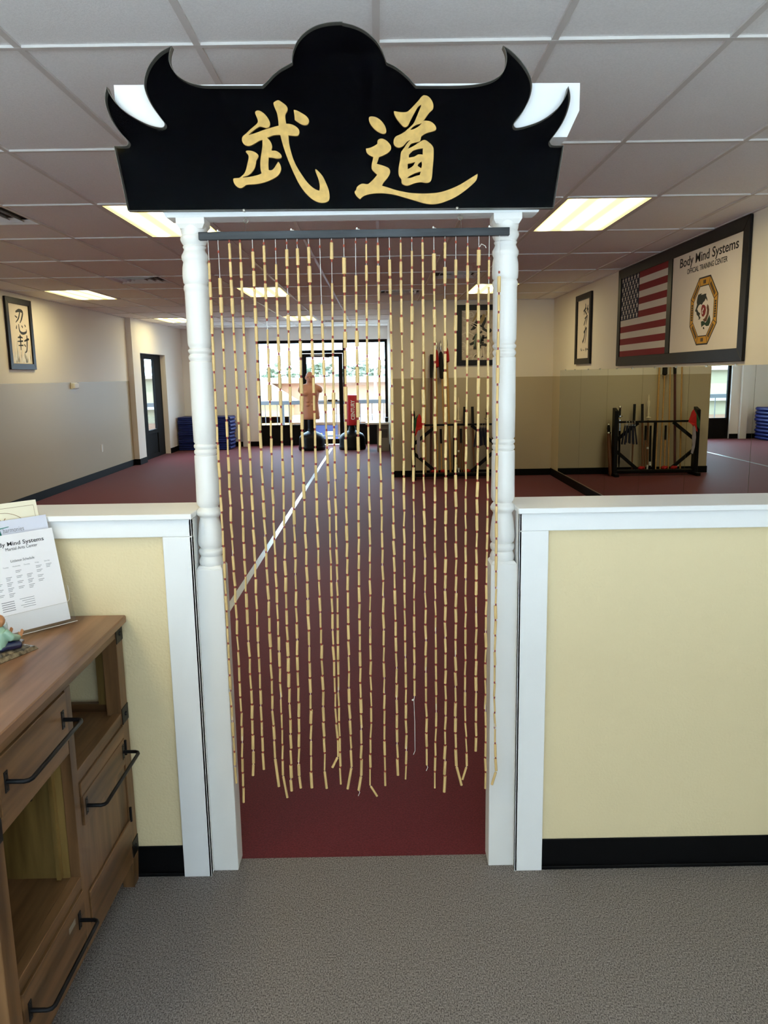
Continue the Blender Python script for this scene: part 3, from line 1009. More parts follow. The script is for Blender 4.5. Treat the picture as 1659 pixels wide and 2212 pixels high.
dr = MB().box(CX - .02, CX + .003, fy0 + .003, D0 - .003, .711, .842).build('drawer', M_WOODY, cab, bevel=.0015)
bar_handle(dr, 1.548, 1.852, .780)
dr = MB().box(CX - .02, CX + .003, fy0 + .003, D0 - .003, .153, .282).build('drawer', M_WOODY, cab, bevel=.0015)
bar_handle(dr, 1.546, 1.842, .222)
MB().box(CX + .0032, CX + .0038, 1.775, 1.815, .232, .248).build('scuff', mat('pale_scuff', srgb(150, 138, 122), .6), dr)
do = MB().box(CX - .020, CX - .004, D1 + .003, fy1 - .003, .153, .565).build('cabinet_door', M_WOODZ, cab, bevel=.001)
MB().box(CX - .004, CX + .003, D1 + .003, fy1 - .003, .525, .565).build('door_rail', M_WOODY, do, bevel=.0015)
MB().box(CX - .004, CX + .003, D1 + .003, fy1 - .003, .153, .245).build('door_rail', M_WOODY, do, bevel=.0015)
MB().box(CX - .004, CX + .004, D1 + .008, fy1 - .01, .440, .523).build('handle_board', M_WOODY, do, bevel=.001)
bar_handle(do, 1.950, 2.255, .487)
for z in (.49, .262):
    MB().tube([(CX + .004, fy1, z - .024), (CX + .004, fy1, z + .024)], .0042, 8).build('hinge', M_IRON, cab, smooth=True)


def bracket(y, z, h=.052):
    b = MB()
    b.box(CX - .001, CX + .002, y - .024, y + .031, z - h / 2, z + h / 2)
    b.tube([(CX, y + .006, z), (CX + .006, y + .006, z)], [.0085, .006], 10)
    return b.build('bracket', M_IRON, cab, bevel=.0006)


for z in (.852, .590, .135):
    bracket(CY1 - .028 - .003, z)
    bracket(CY0 + .022, z if z != .590 else .690)

# brochure holder and its papers
A0 = Vector((-.941, 2.258, .917))
U = Vector((-.66, -.75, 0)).normalized()          # along the base, away from the wall
NB = Vector((-.75, .66, 0)).normalized()          # backwards
TL = math.radians(14)
VUP = Vector((0, 0, 1)) * math.cos(TL) + NB * math.sin(TL)
NF = U.cross(VUP)
if NF.dot(NB) > 0:
    NF = -NF


def P3(u, v, w=0.0):
    """u along the base from the wall end, v up the sheet, w to the front."""
    return A0 + U * u + VUP * v + NF * w


def sheet(b, u0, u1, v0, v1, w0, w1):
    lo = [P3(u0, v0, w0), P3(u1, v0, w0), P3(u1, v0, w1), P3(u0, v0, w1)]
    hi = [P3(u0, v1, w0), P3(u1, v1, w0), P3(u1, v1, w1), P3(u0, v1, w1)]
    return b.hexa(lo, hi)


def flush(o):
    return o


hold = thing('brochure_holder', (A0.x, A0.y, .90), 'clear acrylic brochure holder at the far end of the cabinet top', 'brochure holder')
b = MB()
sheet(b, -.012, .232, -.008, .20, -.028, -.026)
sheet(b, -.012, .232, -.008, .052, .010, .012)
sheet(b, -.012, -.010, -.008, .075, -.026, .012)
sheet(b, .230, .232, -.008, .075, -.026, .012)
sheet(b, -.012, .232, -.010, -.008, -.028, .022)
b.build('pocket', M_ACRYL, hold)
fb = MB()
c0 = P3(-.012, -.009, .022)
c1 = P3(.232, -.009, .022)
fb.tube([c0, c1], .0012, 6)
fb.tube([P3(.002, .052, .0125), P3(.216, .052, .0125)], .0007, 5)
fb.tube([P3(.002, .052, .0125), P3(-.006, .060, .0125), P3(-.008, .075, .0125), P3(-.008, .10, .0125)], .0007, 5)
fb.build('polished_edge', mat('acrylic_edge', srgb(206, 200, 196), .3), hold)

XT, YT = -U, VUP
pb = MB()
sheet(pb, 0, .2159, .0, .2794, .003, .006)
pap = tag(pb.build('schedule_sheet', M_PAPER), 'white class schedule sheet in the front of the acrylic holder', 'sheet')


def ptxt(body, u, v, size, width=None, m=M_INK, bold=0.0, parent=None, w=.0064, align='CENTER'):
    return text('print', body, P3(u, v, w), XT, YT, size, m, parent or pap, width=width, bold=bold, thick=0, align=align)


ptxt('Body Mind Systems', .108, .2465, .0165, .152, bold=.008)
ptxt('Martial Arts Center', .100, .2330, .0125, .092)
ptxt('Littleton Schedule', .104, .1985, .0105, .068)
for k, dn in enumerate(['Monday', 'Tuesday', 'Wednesday', 'Thursday', 'Friday', 'Saturday']):
    ptxt(dn, .185 - .030 * k, .185 - .0002 * k, .0048, None, M_GINK)
slots = {0: [2, 3, 4], 1: [1, 2, 3, 4], 2: [0, 1, 2, 3], 3: [1, 2, 3], 4: [-.2, .6, 1.6, 2.4], 5: [-.2]}
pr = MB()
for k, rows in slots.items():
    for r in rows:
        u, v = .190 - .030 * k, .172 - .0155 * r
        for q, w_ in enumerate((.017, .013, .011)[:2 + (k % 2)]):
            sheet(pr, u - w_, u, v - .0042 * q, v - .0042 * q + .0013, .006, .0063)
for r in range(5):
    sheet(pr, .150, .186, .088 - .0062 * r, .0898 - .0062 * r, .006, .0063)
    sheet(pr, .092, .134 - .006 * (r % 3), .090 - .0062 * r, .0912 - .0062 * r, .006, .0063)
pr.build('print', M_GINK, pap)

pb = MB()
sheet(pb, .004, .2159, .05, .322, -.010, -.008)
lav = tag(pb.build('lavender_leaflet', M_LAV), 'lavender leaflet with a teal figure behind the schedule sheet', 'leaflet')
text('print', 'harmonies', P3(.106, .286, -.0076), XT, YT, .0185, M_GINK, lav, width=.060, thick=0)
fg = MB()
w_ = -.0076
for (u0, v0, u1, v1, r) in ((.148, .286, .148, .302, .0045), (.148, .299, .118, .302, .0016), (.148, .299, .176, .296, .0016)):
    fg.tube([P3(u0, v0, w_), P3(u1, v1, w_)], [r, r * .6], 6)
fg.ell(P3(.148, .307, w_), (.003, .003, .004), 8, 6)
fg.hexa([P3(.141, .279, w_ - .001), P3(.157, .279, w_ - .001), P3(.157, .279, w_), P3(.141, .279, w_)], [P3(.145, .300, w_ - .001), P3(.152, .300, w_ - .001), P3(.152, .300, w_), P3(.145, .300, w_)])
fg.build('print', M_TEAL, lav)

pb = MB()
sheet(pb, .020, .2159, .08, .372, -.022, -.019)
crd = tag(pb.build('cream_leaflet', M_CARD), 'cream leaflet with a brown ring emblem, tallest of the three in the holder', 'leaflet')
pr = MB()
w_ = -.0188
pr.tube([P3(.030, .30, w_), P3(.030, .357, w_), P3(.2159, .357, w_)], .0005, 4)
cir = [P3(.128 + .082 * math.cos(t * math.pi / 24), .262 + .082 * math.sin(t * math.pi / 24), w_) for t in range(49)]
pr.tube(cir, .0008, 4)
pr.tube([P3(.150, .318, w_), P3(.136, .326, w_), P3(.128, .316, w_), P3(.118, .328, w_)], [.001, .003, .002, .001], 5)
pr.build('print', M_BROWNINK, crd)

# figurine
FB = Vector((-1.035, 2.005, .90))
fig = thing('seated_figurine', FB, 'small glazed figurine of a seated bald man in a green robe', 'figurine')
fx = Vector((.42, .91, 0)).normalized()           # the way he faces in the picture: to the right and away
fy = Vector((-fx.y, fx.x, 0))


def F(a, b_, c):
    return FB + fx * (a * 1.06 + .004) + fy * (b_ * 1.06 - .022) + Vector((0, 0, c * 1.04))


def fe(mb, a, b_, c, r, n=12):
    R = Matrix((fx, fy, Vector((0, 0, 1)))).transposed()
    mb.ell(F(a, b_, c), [q * 1.06 for q in r], n, 8, R)


M_CEL = mat('celadon_glaze', srgb(142, 176, 152), .2, coat=.5)
M_NGL = mat('navy_glaze', srgb(24, 32, 66), .2, coat=.5)
M_CLAY = mat('clay_skin', srgb(186, 128, 84), .4)
M_BGL = mat('mottled_glaze', srgb(150, 132, 104), .15, noise=.9, nscale=70, col2=srgb(28, 26, 22), coat=.6)
b = MB()
b.hexa([F(-.062, -.045, 0), F(.070, -.040, 0), F(.070, .040, 0), F(-.062, .045, 0)], [F(-.056, -.040, .013), F(.062, -.035, .010), F(.062, .035, .010), F(-.056, .040, .013)])
b.hexa([F(-.040, -.034, .011), F(.056, -.030, .009), F(.056, .030, .009), F(-.040, .034, .011)], [F(-.036, -.028, .019), F(.048, -.024, .016), F(.048, .024, .016), F(-.036, .028, .019)])
b.build('base', M_BGL, fig, bevel=.002)
b = MB()
for s in (-1, 1):
    b.tube([F(-.012, s * .012, .028), F(.018, s * .030, .027), F(.040, s * .010, .024)], [.015, .012, .009], 10)
    fe(b, .042, s * .006, .023, (.012, .009, .007))
fe(b, -.014, 0, .027, (.026, .028, .014))
fused(b, 'trousers', M_NGL, fig, .0025, 3)
b = MB()
b.tube([F(-.018, 0, .024), F(-.016, 0, .045), F(-.012, 0, .066), F(-.010, 0, .080)], [.027, .025, .021, .010], 14)
for s in (-1, 1):
    b.tube([F(-.012, s * .018, .070), F(-.002, s * .029, .052), F(.026, s * .020, .042)], [.011, .011, .009], 10)
fused(b, 'robe', M_CEL, fig, .0025, 3)
b = MB()
fe(b, -.008, 0, .094, (.0145, .0125, .016))
fe(b, .006, 0, .092, (.004, .003, .004))
for s in (-1, 1):
    fe(b, -.010, s * .0125, .093, (.003, .002, .0045))
b.tube([F(-.010, 0, .078), F(-.009, 0, .086)], [.008, .008], 10)
fused(b, 'head', M_CLAY, fig, .0018, 2)
b = MB()
fe(b, .003, 0, .084, (.008, .009, .006))
b.tube([F(.005, 0, .084), F(.009, 0, .072), F(.008, 0, .060)], [.008, .006, .002], 8)
fused(b, 'beard', mat('white_glaze', srgb(226, 228, 224), .25), fig, .002, 2)
for s in (-1, 1):
    b = MB()
    b.tube([F(.026, s * .020, .042), F(.035, s * .019, .047)], [.005, .0055], 8)
    for q in range(4):
        b.tube([F(.035, s * (.0155 + .0024 * q), .047), F(.040, s * (.0150 + .0028 * q), .056 - .001 * abs(q - 1.5)), F(.0405, s * (.0150 + .0028 * q), .061 - .002 * abs(q - 1.5))], [.0015, .0013, .0009], 6)
    b.tube([F(.033, s * .0145, .047), F(.036, s * .011, .053)], [.0015, .001], 6)
    b.build('hand', M_CLAY, fig, smooth=True)

# ------------------------------------------------------------------ ceiling fixtures
trof_n = 0
SPOT = {(-3, 2): 'ceiling light panel half hidden behind the left end of the black sign', (2, 2): 'ceiling light panel just right of the black sign', (-7, 6): 'ceiling light panel near the calligraphy picture on the left wall',
        (-3, 6): 'ceiling light panel seen through the curtain, larger of the two there on the left', (2, 6): 'small ceiling light panel beside the right post', (-3, 10): 'smallest ceiling light panel seen through the curtain, above the back window',
        (-7, 10): 'far left ceiling light panel above the side window', (-7, 2): 'ceiling light panel beyond the left edge of the picture', (-3, -2): 'ceiling light panel of the entrance over the cabinet'}


def troffer(i, j):
    x0, x1, y0, y1 = GX(i) + .012, GX(i + 1) - .012, GY(j) + .012, GY(j + 1) - .012
    t = thing('ceiling_light', ((x0 + x1) / 2, (y0 + y1) / 2, 2.74), SPOT[(i, j)], 'ceiling light', 'recessed ceiling lights')
    b = MB()
    w = .018
    zt_, zb_ = 2.768, 2.7405
    b.box(x0, x0 + w, y0, y1, zb_, zt_).box(x1 - w, x1, y0, y1, zb_, zt_).box(x0 + w, x1 - w, y0, y0 + w, zb_, zt_).box(x0 + w, x1 - w, y1 - w, y1, zb_, zt_)
    b.build('frame', M_TEE, t)
    cx_, cy_ = (x0 + x1) / 2, (y0 + y1) / 2
    hx, hy = (x1 - x0) / 2 - w, (y1 - y0) / 2 - w
    me = MB().add([(-hx, -hy, 0), (-hx, hy, 0), (hx, hy, 0), (hx, -hy, 0)], [(0, 1, 2, 3)]).mesh('diffuser')
    me.materials.append(M_LENS)
    o = bpy.data.objects.new('diffuser', me)
    link(o, t)
    o.location = (cx_, cy_, 2.750)
    return t


for ij in LIGHTS + [(-3, -2)]:
    troffer(*ij)

VLAB = {(-5, 2): 'square air vent cut by the left edge of the picture', (-5, 5): 'square ceiling air vent left of the left post', (0, 6): 'air vent in front of the boxed-out wall, left one behind the curtain',
        (1, 5): 'air vent left of the right post, seen behind the curtain', (-2, 11): 'small air vent above the back window'}
for (i, j), hi_half in VENTS.items():
    ya = GY(j) + .012 if hi_half == 0 else GY(j) + .6216
    yb = ya + .5856
    xa, xb = GX(i) + .012, GX(i + 1) - .012
    t = thing('air_vent', ((xa + xb) / 2, (ya + yb) / 2, 2.74), VLAB[(i, j)], 'air vent', 'ceiling air vents')
    cx_, cy_ = (xa + xb) / 2, (ya + yb) / 2
    MB().box(xa, xb, ya, yb, 2.775, 2.785).build('throat', M_BLACK, t)
    h0 = (xb - xa) / 2
    for k, h in enumerate((h0, h0 * .74, h0 * .50, h0 * .26)):
        w = .03 if k == 0 else .022
        hi_ = h - w
        z0, z1 = 2.7405, 2.768
        b = MB()
        o4 = [(-h, -h), (h, -h), (h, h), (-h, h)]
        i4 = [(-hi_, -hi_), (hi_, -hi_), (hi_, hi_), (-hi_, hi_)]
        for q in range(4):
            a, c = o4[q], o4[(q + 1) % 4]
            a2, c2 = i4[q], i4[(q + 1) % 4]
            b.hexa([(cx_ + a[0], cy_ + a[1], z0), (cx_ + c[0], cy_ + c[1], z0), (cx_ + c2[0], cy_ + c2[1], z1 - .004), (cx_ + a2[0], cy_ + a2[1], z1 - .004)],
                   [(cx_ + a[0], cy_ + a[1], z0 + .003), (cx_ + c[0], cy_ + c[1], z0 + .003), (cx_ + c2[0], cy_ + c2[1], z1), (cx_ + a2[0], cy_ + a2[1], z1)])
        b.build('louver' if k else 'frame', M_TEE, t)

# emergency light above the back window
t = thing('emergency_light', (-1.43, YB - .05, 2.60), 'white emergency light with two lamp heads above the back window', 'emergency light')
MB().box(-1.55, -1.31, YB - .09, YB, 2.575, 2.735).build('housing', M_WHITE, t, bevel=.01)
for s in (-1, 1):
    x = -1.43 + s * .19
    MB().tube([(x, YB - .05, 2.66), (x, YB - .13, 2.645)], [.035, .055], 14).build('lamp_head', M_WHITE, t, smooth=True)
    MB().tube([(-1.43 + s * .11, YB - .05, 2.66), (x, YB - .05, 2.66)], .014, 8).build('arm', M_WHITE, t, smooth=True)

# ------------------------------------------------------------------ back window, door, side window
def frame_bars(mb, bars, y0, y1):
    for x0, x1, z0, z1 in bars:
        mb.box(x0, x1, y0, y1, z0, z1)
    return mb


w = struct(empty('window_1', (BX0, YB, 0)), 'dark framed shop window in the back wall')
fr = MB()
F0, F1 = YB + .06, YB + .13
frame_bars(fr, [(BX0, BX0 + .06, 0, BZ), (BX1 - .06, BX1, 0, BZ), (BX0 + .06, BX1 - .06, BZ - .07, BZ), (-1.86, -1.80, .05, BZ - .07), (-.845, -.775, .05, BZ - .07),
                (-1.80, -.845, 2.15, 2.225), (BX0 + .06, -1.86, .44, .49), (-.775, BX1 - .06, .44, .49), (BX0 + .06, -1.86, 0, .06), (-.775, BX1 - .06, 0, .06), (-1.80, -.845, 2.385, 2.40)], F0, F1)
fr.build('window_frame', M_FRAME, w, bevel=.003)
for x0, x1, z0, z1 in ((BX0 + .06, -1.86, .49, BZ - .07), (-.775, BX1 - .06, .49, BZ - .07), (-1.80, -.845, 2.225, BZ - .07)):
    MB().box(x0, x1, F0 + .03, F0 + .036, z0, z1).build('pane', M_GLASS, w)
for x0, x1 in ((BX0 + .06, -1.86), (-.775, BX1 - .06)):
    MB().box(x0, x1, F0 + .02, F1 - .02, .06, .44).build('kick_panel', M_FRAME, w)
d = struct(empty('door_1', (-1.32, YB, 0)), 'glass door with dark stiles in the shop window')
fr = MB()
frame_bars(fr, [(-1.795, -1.70, .02, 2.145), (-.945, -.85, .02, 2.145), (-1.70, -.945, 2.06, 2.145), (-1.70, -.945, .02, .14)], F0 + .005, F1 - .01)
fr.build('door_frame', M_FRAME, d, bevel=.003)
MB().box(-1.70, -.945, F0 + .03, F0 + .036, .14, 2.06).build('pane', M_GLASS, d)
MB().tube([(-1.68, F0 - .05, 1.02), (-.96, F0 - .05, 1.02)], .014, 8).box(-1.70, -1.66, F0 - .06, F0 + .01, 1.0, 1.04).box(-.98, -.94, F0 - .06, F0 + .01, 1.0, 1.04).build('push_bar', M_GREYMET, d)
MB().box(-1.22, -.99, F0 - .045, F0 + .005, 1.03, 1.07).build('lock_box', M_FRAME, d)
MB().box(-1.60, -1.25, F0 - .05, F0, 2.09, 2.14).bar((-1.35, F0 - .04, 2.07), (-.98, F0 - .03, 2.03), .02, .015).build('door_closer', M_GREYMET, d)

w = struct(empty('window_2', (XL2, WY0, 0)), 'narrow dark framed window in the left wall')
fr = MB()
G0, G1 = XL2 - .17, XL2 - .11
for y0, y1, z0, z1 in ((WY0, WY0 + .05, 0, WZ), (15.70, 15.98, 0, WZ - .1), (16.66, WY1, 0, WZ), (WY0 + .05, 16.66, WZ - .10, WZ), (WY0 + .05, 15.70, .50, .58), (15.98, 16.66, .50, .58), (WY0 + .05, 15.70, 0, .08), (15.98, 16.66, 0, .08)):
    fr.box(G0, G1, y0, y1, z0, z1)
fr.build('window_frame', M_FRAME, w, bevel=.003)
for y0, y1 in ((WY0 + .05, 15.70), (15.98, 16.66)):
    MB().box(G0 + .025, G0 + .031, y0, y1, .58, WZ - .10).build('pane', M_GLASS, w)
    MB().box(G0 + .02, G1 - .02, y0, y1, .08, .50).build('kick_panel', M_FRAME, w)

# ------------------------------------------------------------------ small wall fittings
t = thing('thermostat', (XL, 12.19, 1.49), 'small white thermostat box on the tan left wall', 'thermostat')
MB().box(XL, XL + .012, 12.07, 12.31, 1.485, 1.585).build('plate', M_WHITE, t, bevel=.003)
MB().box(XL + .012, XL + .05, 12.10, 12.28, 1.495, 1.575).build('cover', M_WHITE, t, bevel=.008)
t = thing('wall_outlet', (XL, 13.19, .42), 'white electrical outlet low on the tan left wall', 'outlet')
MB().box(XL, XL + .006, 13.15, 13.23, .42, .545).build('plate', M_WHITE, t, bevel=.002)
for z in (.455, .51):
    MB().box(XL + .006, XL + .010, 13.172, 13.208, z - .016, z + .016).build('socket', M_WHITE, t, bevel=.002)

# floor tape
tag(MB().box(-1.125, -1.075, 2.95, 17.75, .001, .0022).build('floor_tape', M_TAPE), 'strip of shiny pale tape running down the red carpet', 'tape')

# ------------------------------------------------------------------ pictures
def picture(name, origin, xd, nd, w, h, fw, label, art, group=None, cat='picture', depth=.03):
    """origin: lower left corner as seen; xd to the right, nd out of the wall."""
    xd, nd, o3 = Vector(xd), Vector(nd), Vector(origin)
    zd = Vector((0, 0, 1))
    t = thing(name, o3, label, cat, group)
    Q = lambda u, v, w_=0.0: o3 + xd * u + zd * v + nd * w_

    def slab(b, u0, u1, v0, v1, w0, w1):
        return b.hexa([Q(u0, v0, w0), Q(u1, v0, w0), Q(u1, v0, w1), Q(u0, v0, w1)], [Q(u0, v1, w0), Q(u1, v1, w0), Q(u1, v1, w1), Q(u0, v1, w1)])

    def miter(b, u0, u1, v0, v1, fw):
        o4 = [(u0, v0), (u1, v0), (u1, v1), (u0, v1)]
        i4 = [(u0 + fw, v0 + fw), (u1 - fw, v0 + fw), (u1 - fw, v1 - fw), (u0 + fw, v1 - fw)]
        for q in range(4):
            a, c, c2, a2 = o4[q], o4[(q + 1) % 4], i4[(q + 1) % 4], i4[q]
            b.hexa([Q(*a, .001), Q(*c, .001), Q(*c2, .001), Q(*a2, .001)], [Q(*a, depth), Q(*c, depth), Q(*c2, depth), Q(*a2, depth)])
        return b
    miter(MB(), 0, w, 0, h, fw).build('frame', M_PFRAME, t, bevel=.002)
    slab(MB(), fw * .9, w - fw * .9, fw * .9, h - fw * .9, .002, .010).build('art_sheet', art, t)
    return t, Q, slab


def brush(b, Q, strokes, w_=.0104, th=.0006):
    for pts, ws in strokes:
        o2 = stroke(smooth_line(pts), smooth_ws(ws, len(pts)))
        nd = Q(0, 0, 0) - Q(0, 0, th)
        b.prism([Q(p.x, p.y, w_) for p in o2], nd)
    return b


def smooth_line(pts, sub=4):
    n = len(pts)
    out = []
    for i in range(n - 1):
        p0, p1, p2, p3 = (Vector(pts[max(0, min(n - 1, i + k - 1))]) for k in range(4))
        for k in range(sub):
            t = k / sub
            out.append(.5 * ((2 * p1) + (p2 - p0) * t + (2 * p0 - 5 * p1 + 4 * p2 - p3) * t * t + (3 * p1 - p0 - 3 * p2 + p3) * t ** 3))
    out.append(Vector(pts[-1]))
    return out


def smooth_ws(ws, n, sub=4):
    out = []
    for i in range(n - 1):
        for k in range(sub):
            out.append(ws[i] + (ws[i + 1] - ws[i]) * k / sub)
    out.append(ws[-1])
    return out


# left wall: two large characters over a rough ground
pic, Q, slab = picture('calligraphy_picture', (XL, 10.115, 1.77), (0, 1, 0), (1, 0, 0), .745, .91, .075, 'black framed calligraphy picture on the left wall', M_ART, 'framed calligraphy pictures')
STK = [([(.30, .735), (.40, .760), (.50, .745), (.46, .66), (.40, .60)], [.010, .022, .020, .016, .006]), ([(.42, .74), (.37, .66), (.28, .60)], [.014, .014, .004]), ([(.27, .685), (.33, .665)], [.006, .012]),
       ([(.30, .565), (.28, .52)], [.006, .014]), ([(.36, .585), (.37, .50), (.45, .47), (.56, .49), (.57, .53)], [.008, .015, .018, .014, .005]), ([(.44, .57), (.47, .545)], [.010, .012]), ([(.53, .585), (.56, .56)], [.008, .012]),
       ([(.30, .41), (.38, .42), (.44, .41)], [.008, .013, .008]), ([(.37, .45), (.37, .36), (.36, .25)], [.014, .016, .008]), ([(.28, .36), (.44, .37)], [.006, .012]), ([(.30, .31), (.44, .315)], [.006, .010]),
       ([(.48, .37), (.60, .40), (.62, .39)], [.010, .015, .006]), ([(.57, .45), (.56, .36), (.53, .25), (.47, .22)], [.012, .016, .014, .004]), ([(.47, .33), (.51, .30)], [.010, .010])]
for a_, c_ in ((0, 7), (7, 14)):
    brush(MB(), Q, STK[a_:c_]).build('brush_character', M_INK, pic)
b = MB()
rr = random.Random(5)
for k in range(26):
    u = rr.uniform(.10, .64)
    v0 = .09
    v = rr.uniform(.16, .40) if k % 3 else rr.uniform(.2, .3)
    brush(b, Q, [([(u, v0), (u + rr.uniform(-.03, .03), (v0 + v) / 2), (u + rr.uniform(-.06, .06), v)], [.010, .007, .002])], .0101, .0003)
b.build('pale_reed_strokes', M_WHITE, pic)

# right wall: slender characters with a line of small writing
pic, Q, slab = picture('calligraphy_picture', (XR, 10.985, 1.728), (0, -1, 0), (-1, 0, 0), .78, .91, .075, 'black framed calligraphy picture on the right wall beyond the flag', M_ART, 'framed calligraphy pictures')


def wall_strokes(px_strokes, Qinv, ox, oy, sc, plane):
    out = []
    for pts, ws in px_strokes:
        out.append(([Qinv(at(ox + x / sc, oy + y / sc, *plane)) for x, y in pts], ws))
    return out


QR = lambda p: (10.985 - p.y, p.z - 1.728)
PS = [([(365, 440), (372, 520), (345, 640), (325, 745)], [.008, .016, .014, .006]), ([(310, 650), (350, 600), (385, 560)], [.006, .014, .010]), ([(345, 600), (375, 680), (400, 725)], [.008, .014, .012]),
      ([(438, 475), (425, 560), (440, 690)], [.010, .016, .012]), ([(400, 560), (445, 590)], [.008, .012]), ([(395, 640), (430, 560)], [.006, .008]), ([(345, 840), (385, 800), (412, 765), (400, 880), (375, 1005)], [.008, .012, .016, .014, .006]),
      ([(380, 810), (350, 930), (322, 1020)], [.012, .014, .012]), ([(318, 1215), (355, 1150), (392, 1085), (380, 1250), (350, 1490)], [.014, .016, .014, .012, .008]), ([(358, 1040), (352, 1200), (320, 1380), (285, 1475)], [.008, .016, .018, .020]),
      ([(235, 1640), (245, 1700)], [.006, .006]), ([(250, 1620), (262, 1690), (278, 1660)], [.005, .007, .005]), ([(305, 1680), (325, 1670)], [.006, .005]), ([(355, 1680), (380, 1620), (372, 1720)], [.006, .008, .005]), ([(385, 1680), (410, 1640), (435, 1690)], [.006, .007, .005])]
for a_, c_, nm in ((0, 6, 'brush_character'), (6, 8, 'brush_character'), (8, 10, 'brush_character'), (10, 15, 'small_writing')):
    brush(MB(), Q, wall_strokes(PS[a_:c_], QR, 1235, 620, 12.29, ('X', XR - .01))).build(nm, M_INK, pic)

# boxed-out wall: painting with characters and a dragon-fly like brush of pale lines
pic, Q, slab = picture('brush_painting', (1.222, YBOX, 1.752), (1, 0, 0), (0, -1, 0), .80, .922, .082, 'black framed ink painting with two bold characters on the boxed-out wall', M_PAINT, 'framed calligraphy pictures')
QB = lambda p: (p.x - 1.222, p.z - 1.752)
PS = [([(985, 570), (900, 690), (820, 820), (740, 950), (645, 1005)], [.012, .03, .034, .024, .006]), ([(660, 850), (800, 870), (920, 880)], [.012, .016, .010]), ([(1095, 630), (1060, 760), (1000, 900), (1060, 1000), (1180, 1050), (1245, 1020), (1225, 960)], [.010, .022, .022, .020, .024, .020, .004]),
      ([(950, 860), (960, 930)], [.012, .014]), ([(940, 1050), (965, 1100)], [.022, .020]), ([(815, 1130), (760, 1220), (710, 1300)], [.014, .014, .012]), ([(620, 1440), (700, 1410), (790, 1320)], [.016, .022, .006]), ([(790, 1300), (775, 1450), (770, 1590)], [.010, .018, .026]),
      ([(1030, 1160), (1000, 1260), (930, 1380), (890, 1440)], [.018, .022, .022, .010]), ([(1000, 1250), (1135, 1230)], [.012, .016]), ([(960, 1310), (1040, 1320)], [.012, .014]), ([(950, 1400), (1040, 1380)], [.012, .014]), ([(960, 1450), (1080, 1450), (1120, 1490)], [.014, .022, .018]), ([(940, 1440), (915, 1560), (900, 1650)], [.014, .016, .008]),
      ([(735, 1840), (800, 1740), (780, 1840)], [.004, .006, .004]), ([(960, 1830), (1000, 1790), (1020, 1830)], [.004, .006, .004])]
for a_, c_, nm in ((0, 4, 'brush_character'), (4, 14, 'brush_character'), (14, 16, 'signature')):
    brush(MB(), Q, wall_strokes(PS[a_:c_], QB, 970, 640, 13.83, ('Y', YBOX - .01))).build(nm, M_INK, pic)
PS = [([(1050, 540), (1000, 680), (930, 800)], [.020, .030, .022]), ([(1100, 440), (1140, 500), (1100, 580)], [.006, .014, .006]), ([(700, 760), (800, 600), (820, 480)], [.006, .016, .008])]
brush(MB(), Q, wall_strokes(PS, QB, 970, 640, 13.83, ('Y', YBOX - .01)), .0112).build('ochre_strokes', mat('ochre_print', srgb(166, 142, 92), .6), pic)
PS = [([(420, 700), (700, 850), (1130, 1090)], [.004, .006, .004]), ([(580, 740), (800, 830), (1000, 960)], [.003, .005, .003]), ([(350, 420), (520, 500), (680, 480), (720, 600), (560, 620)], [.004, .007, .006, .007, .004]), ([(340, 600), (480, 660), (640, 560)], [.004, .007, .004]),
      ([(340, 1160), (560, 1080), (760, 1180)], [.004, .008, .004]), ([(340, 1380), (440, 1390), (500, 1470), (380, 1500)], [.004, .007, .006, .004]), ([(340, 1620), (440, 1640), (360, 1720)], [.004, .006, .004]), ([(700, 1900), (760, 1760), (860, 1700)], [.004, .008, .004]),
      ([(880, 1900), (960, 1780), (940, 1560)], [.004, .010, .005]), ([(1020, 1920), (1040, 1700), (1010, 1500)], [.004, .008, .004]), ([(1200, 1380), (1260, 1600), (1200, 1750)], [.003, .008, .004]), ([(560, 1900), (600, 1800), (700, 1780)], [.003, .006, .003])]
brush(MB(), Q, wall_strokes(PS, QB, 970, 640, 13.83, ('Y', YBOX - .01)), .0108).build('pale_strokes', mat('pale_print', srgb(228, 220, 208), .6), pic)
PS = [([(820, 1120), (770, 1350), (760, 1500)], [.010, .014, .008]), ([(950, 1180), (900, 1400), (920, 1640)], [.008, .014, .006])]
brush(MB(), Q, wall_strokes(PS, QB, 970, 640, 13.83, ('Y', YBOX - .01)), .0114).build('green_strokes', mat('grey_green_print', srgb(112, 130, 116), .6), pic)

# right wall: frame holding flag and banner
FY0, FY1, FZ0, FZ1 = 9.07, 5.92, 1.684, 2.735
t = thing('flag_frame', (XR, 9.07, FZ0), 'wide black wooden frame with a flag and a banner, high on the right wall', 'picture frame')
b = MB()
fw, dp = .10, .026
xo, xi = XR - dp, XR - .001
o4 = [(FY0, FZ0), (FY1, FZ0), (FY1, FZ1), (FY0, FZ1)]
i4 = [(FY0 - fw, FZ0 + fw), (FY1 + fw - .0, FZ0 + fw), (FY1 + fw - .0, FZ1 - fw), (FY0 - fw, FZ1 - fw)]
for q in range(4):
    a, c, c2, a2 = o4[q], o4[(q + 1) % 4], i4[(q + 1) % 4], i4[q]
    MB().hexa([(xo, *a), (xo, *c), (xo, *c2), (xo, *a2)], [(xi, *a), (xi, *c), (xi, *c2), (xi, *a2)]).build('frame_rail', M_PFRAME, t, bevel=.003)
MB().box(xo, xi, 7.43, 7.535, FZ0 + fw, FZ1 - fw).build('frame_divider', M_PFRAME, t, bevel=.003)
fa, fbY, fz0, fz1 = 8.975, 7.535, FZ0 + fw - .005, FZ1 - fw + .005
fl = tag(empty('national_flag', (XR, 8.3, fz0)), 'red and white striped flag with a starred blue corner in the wide black frame', 'flag')
sh = (fz1 - fz0) / 13
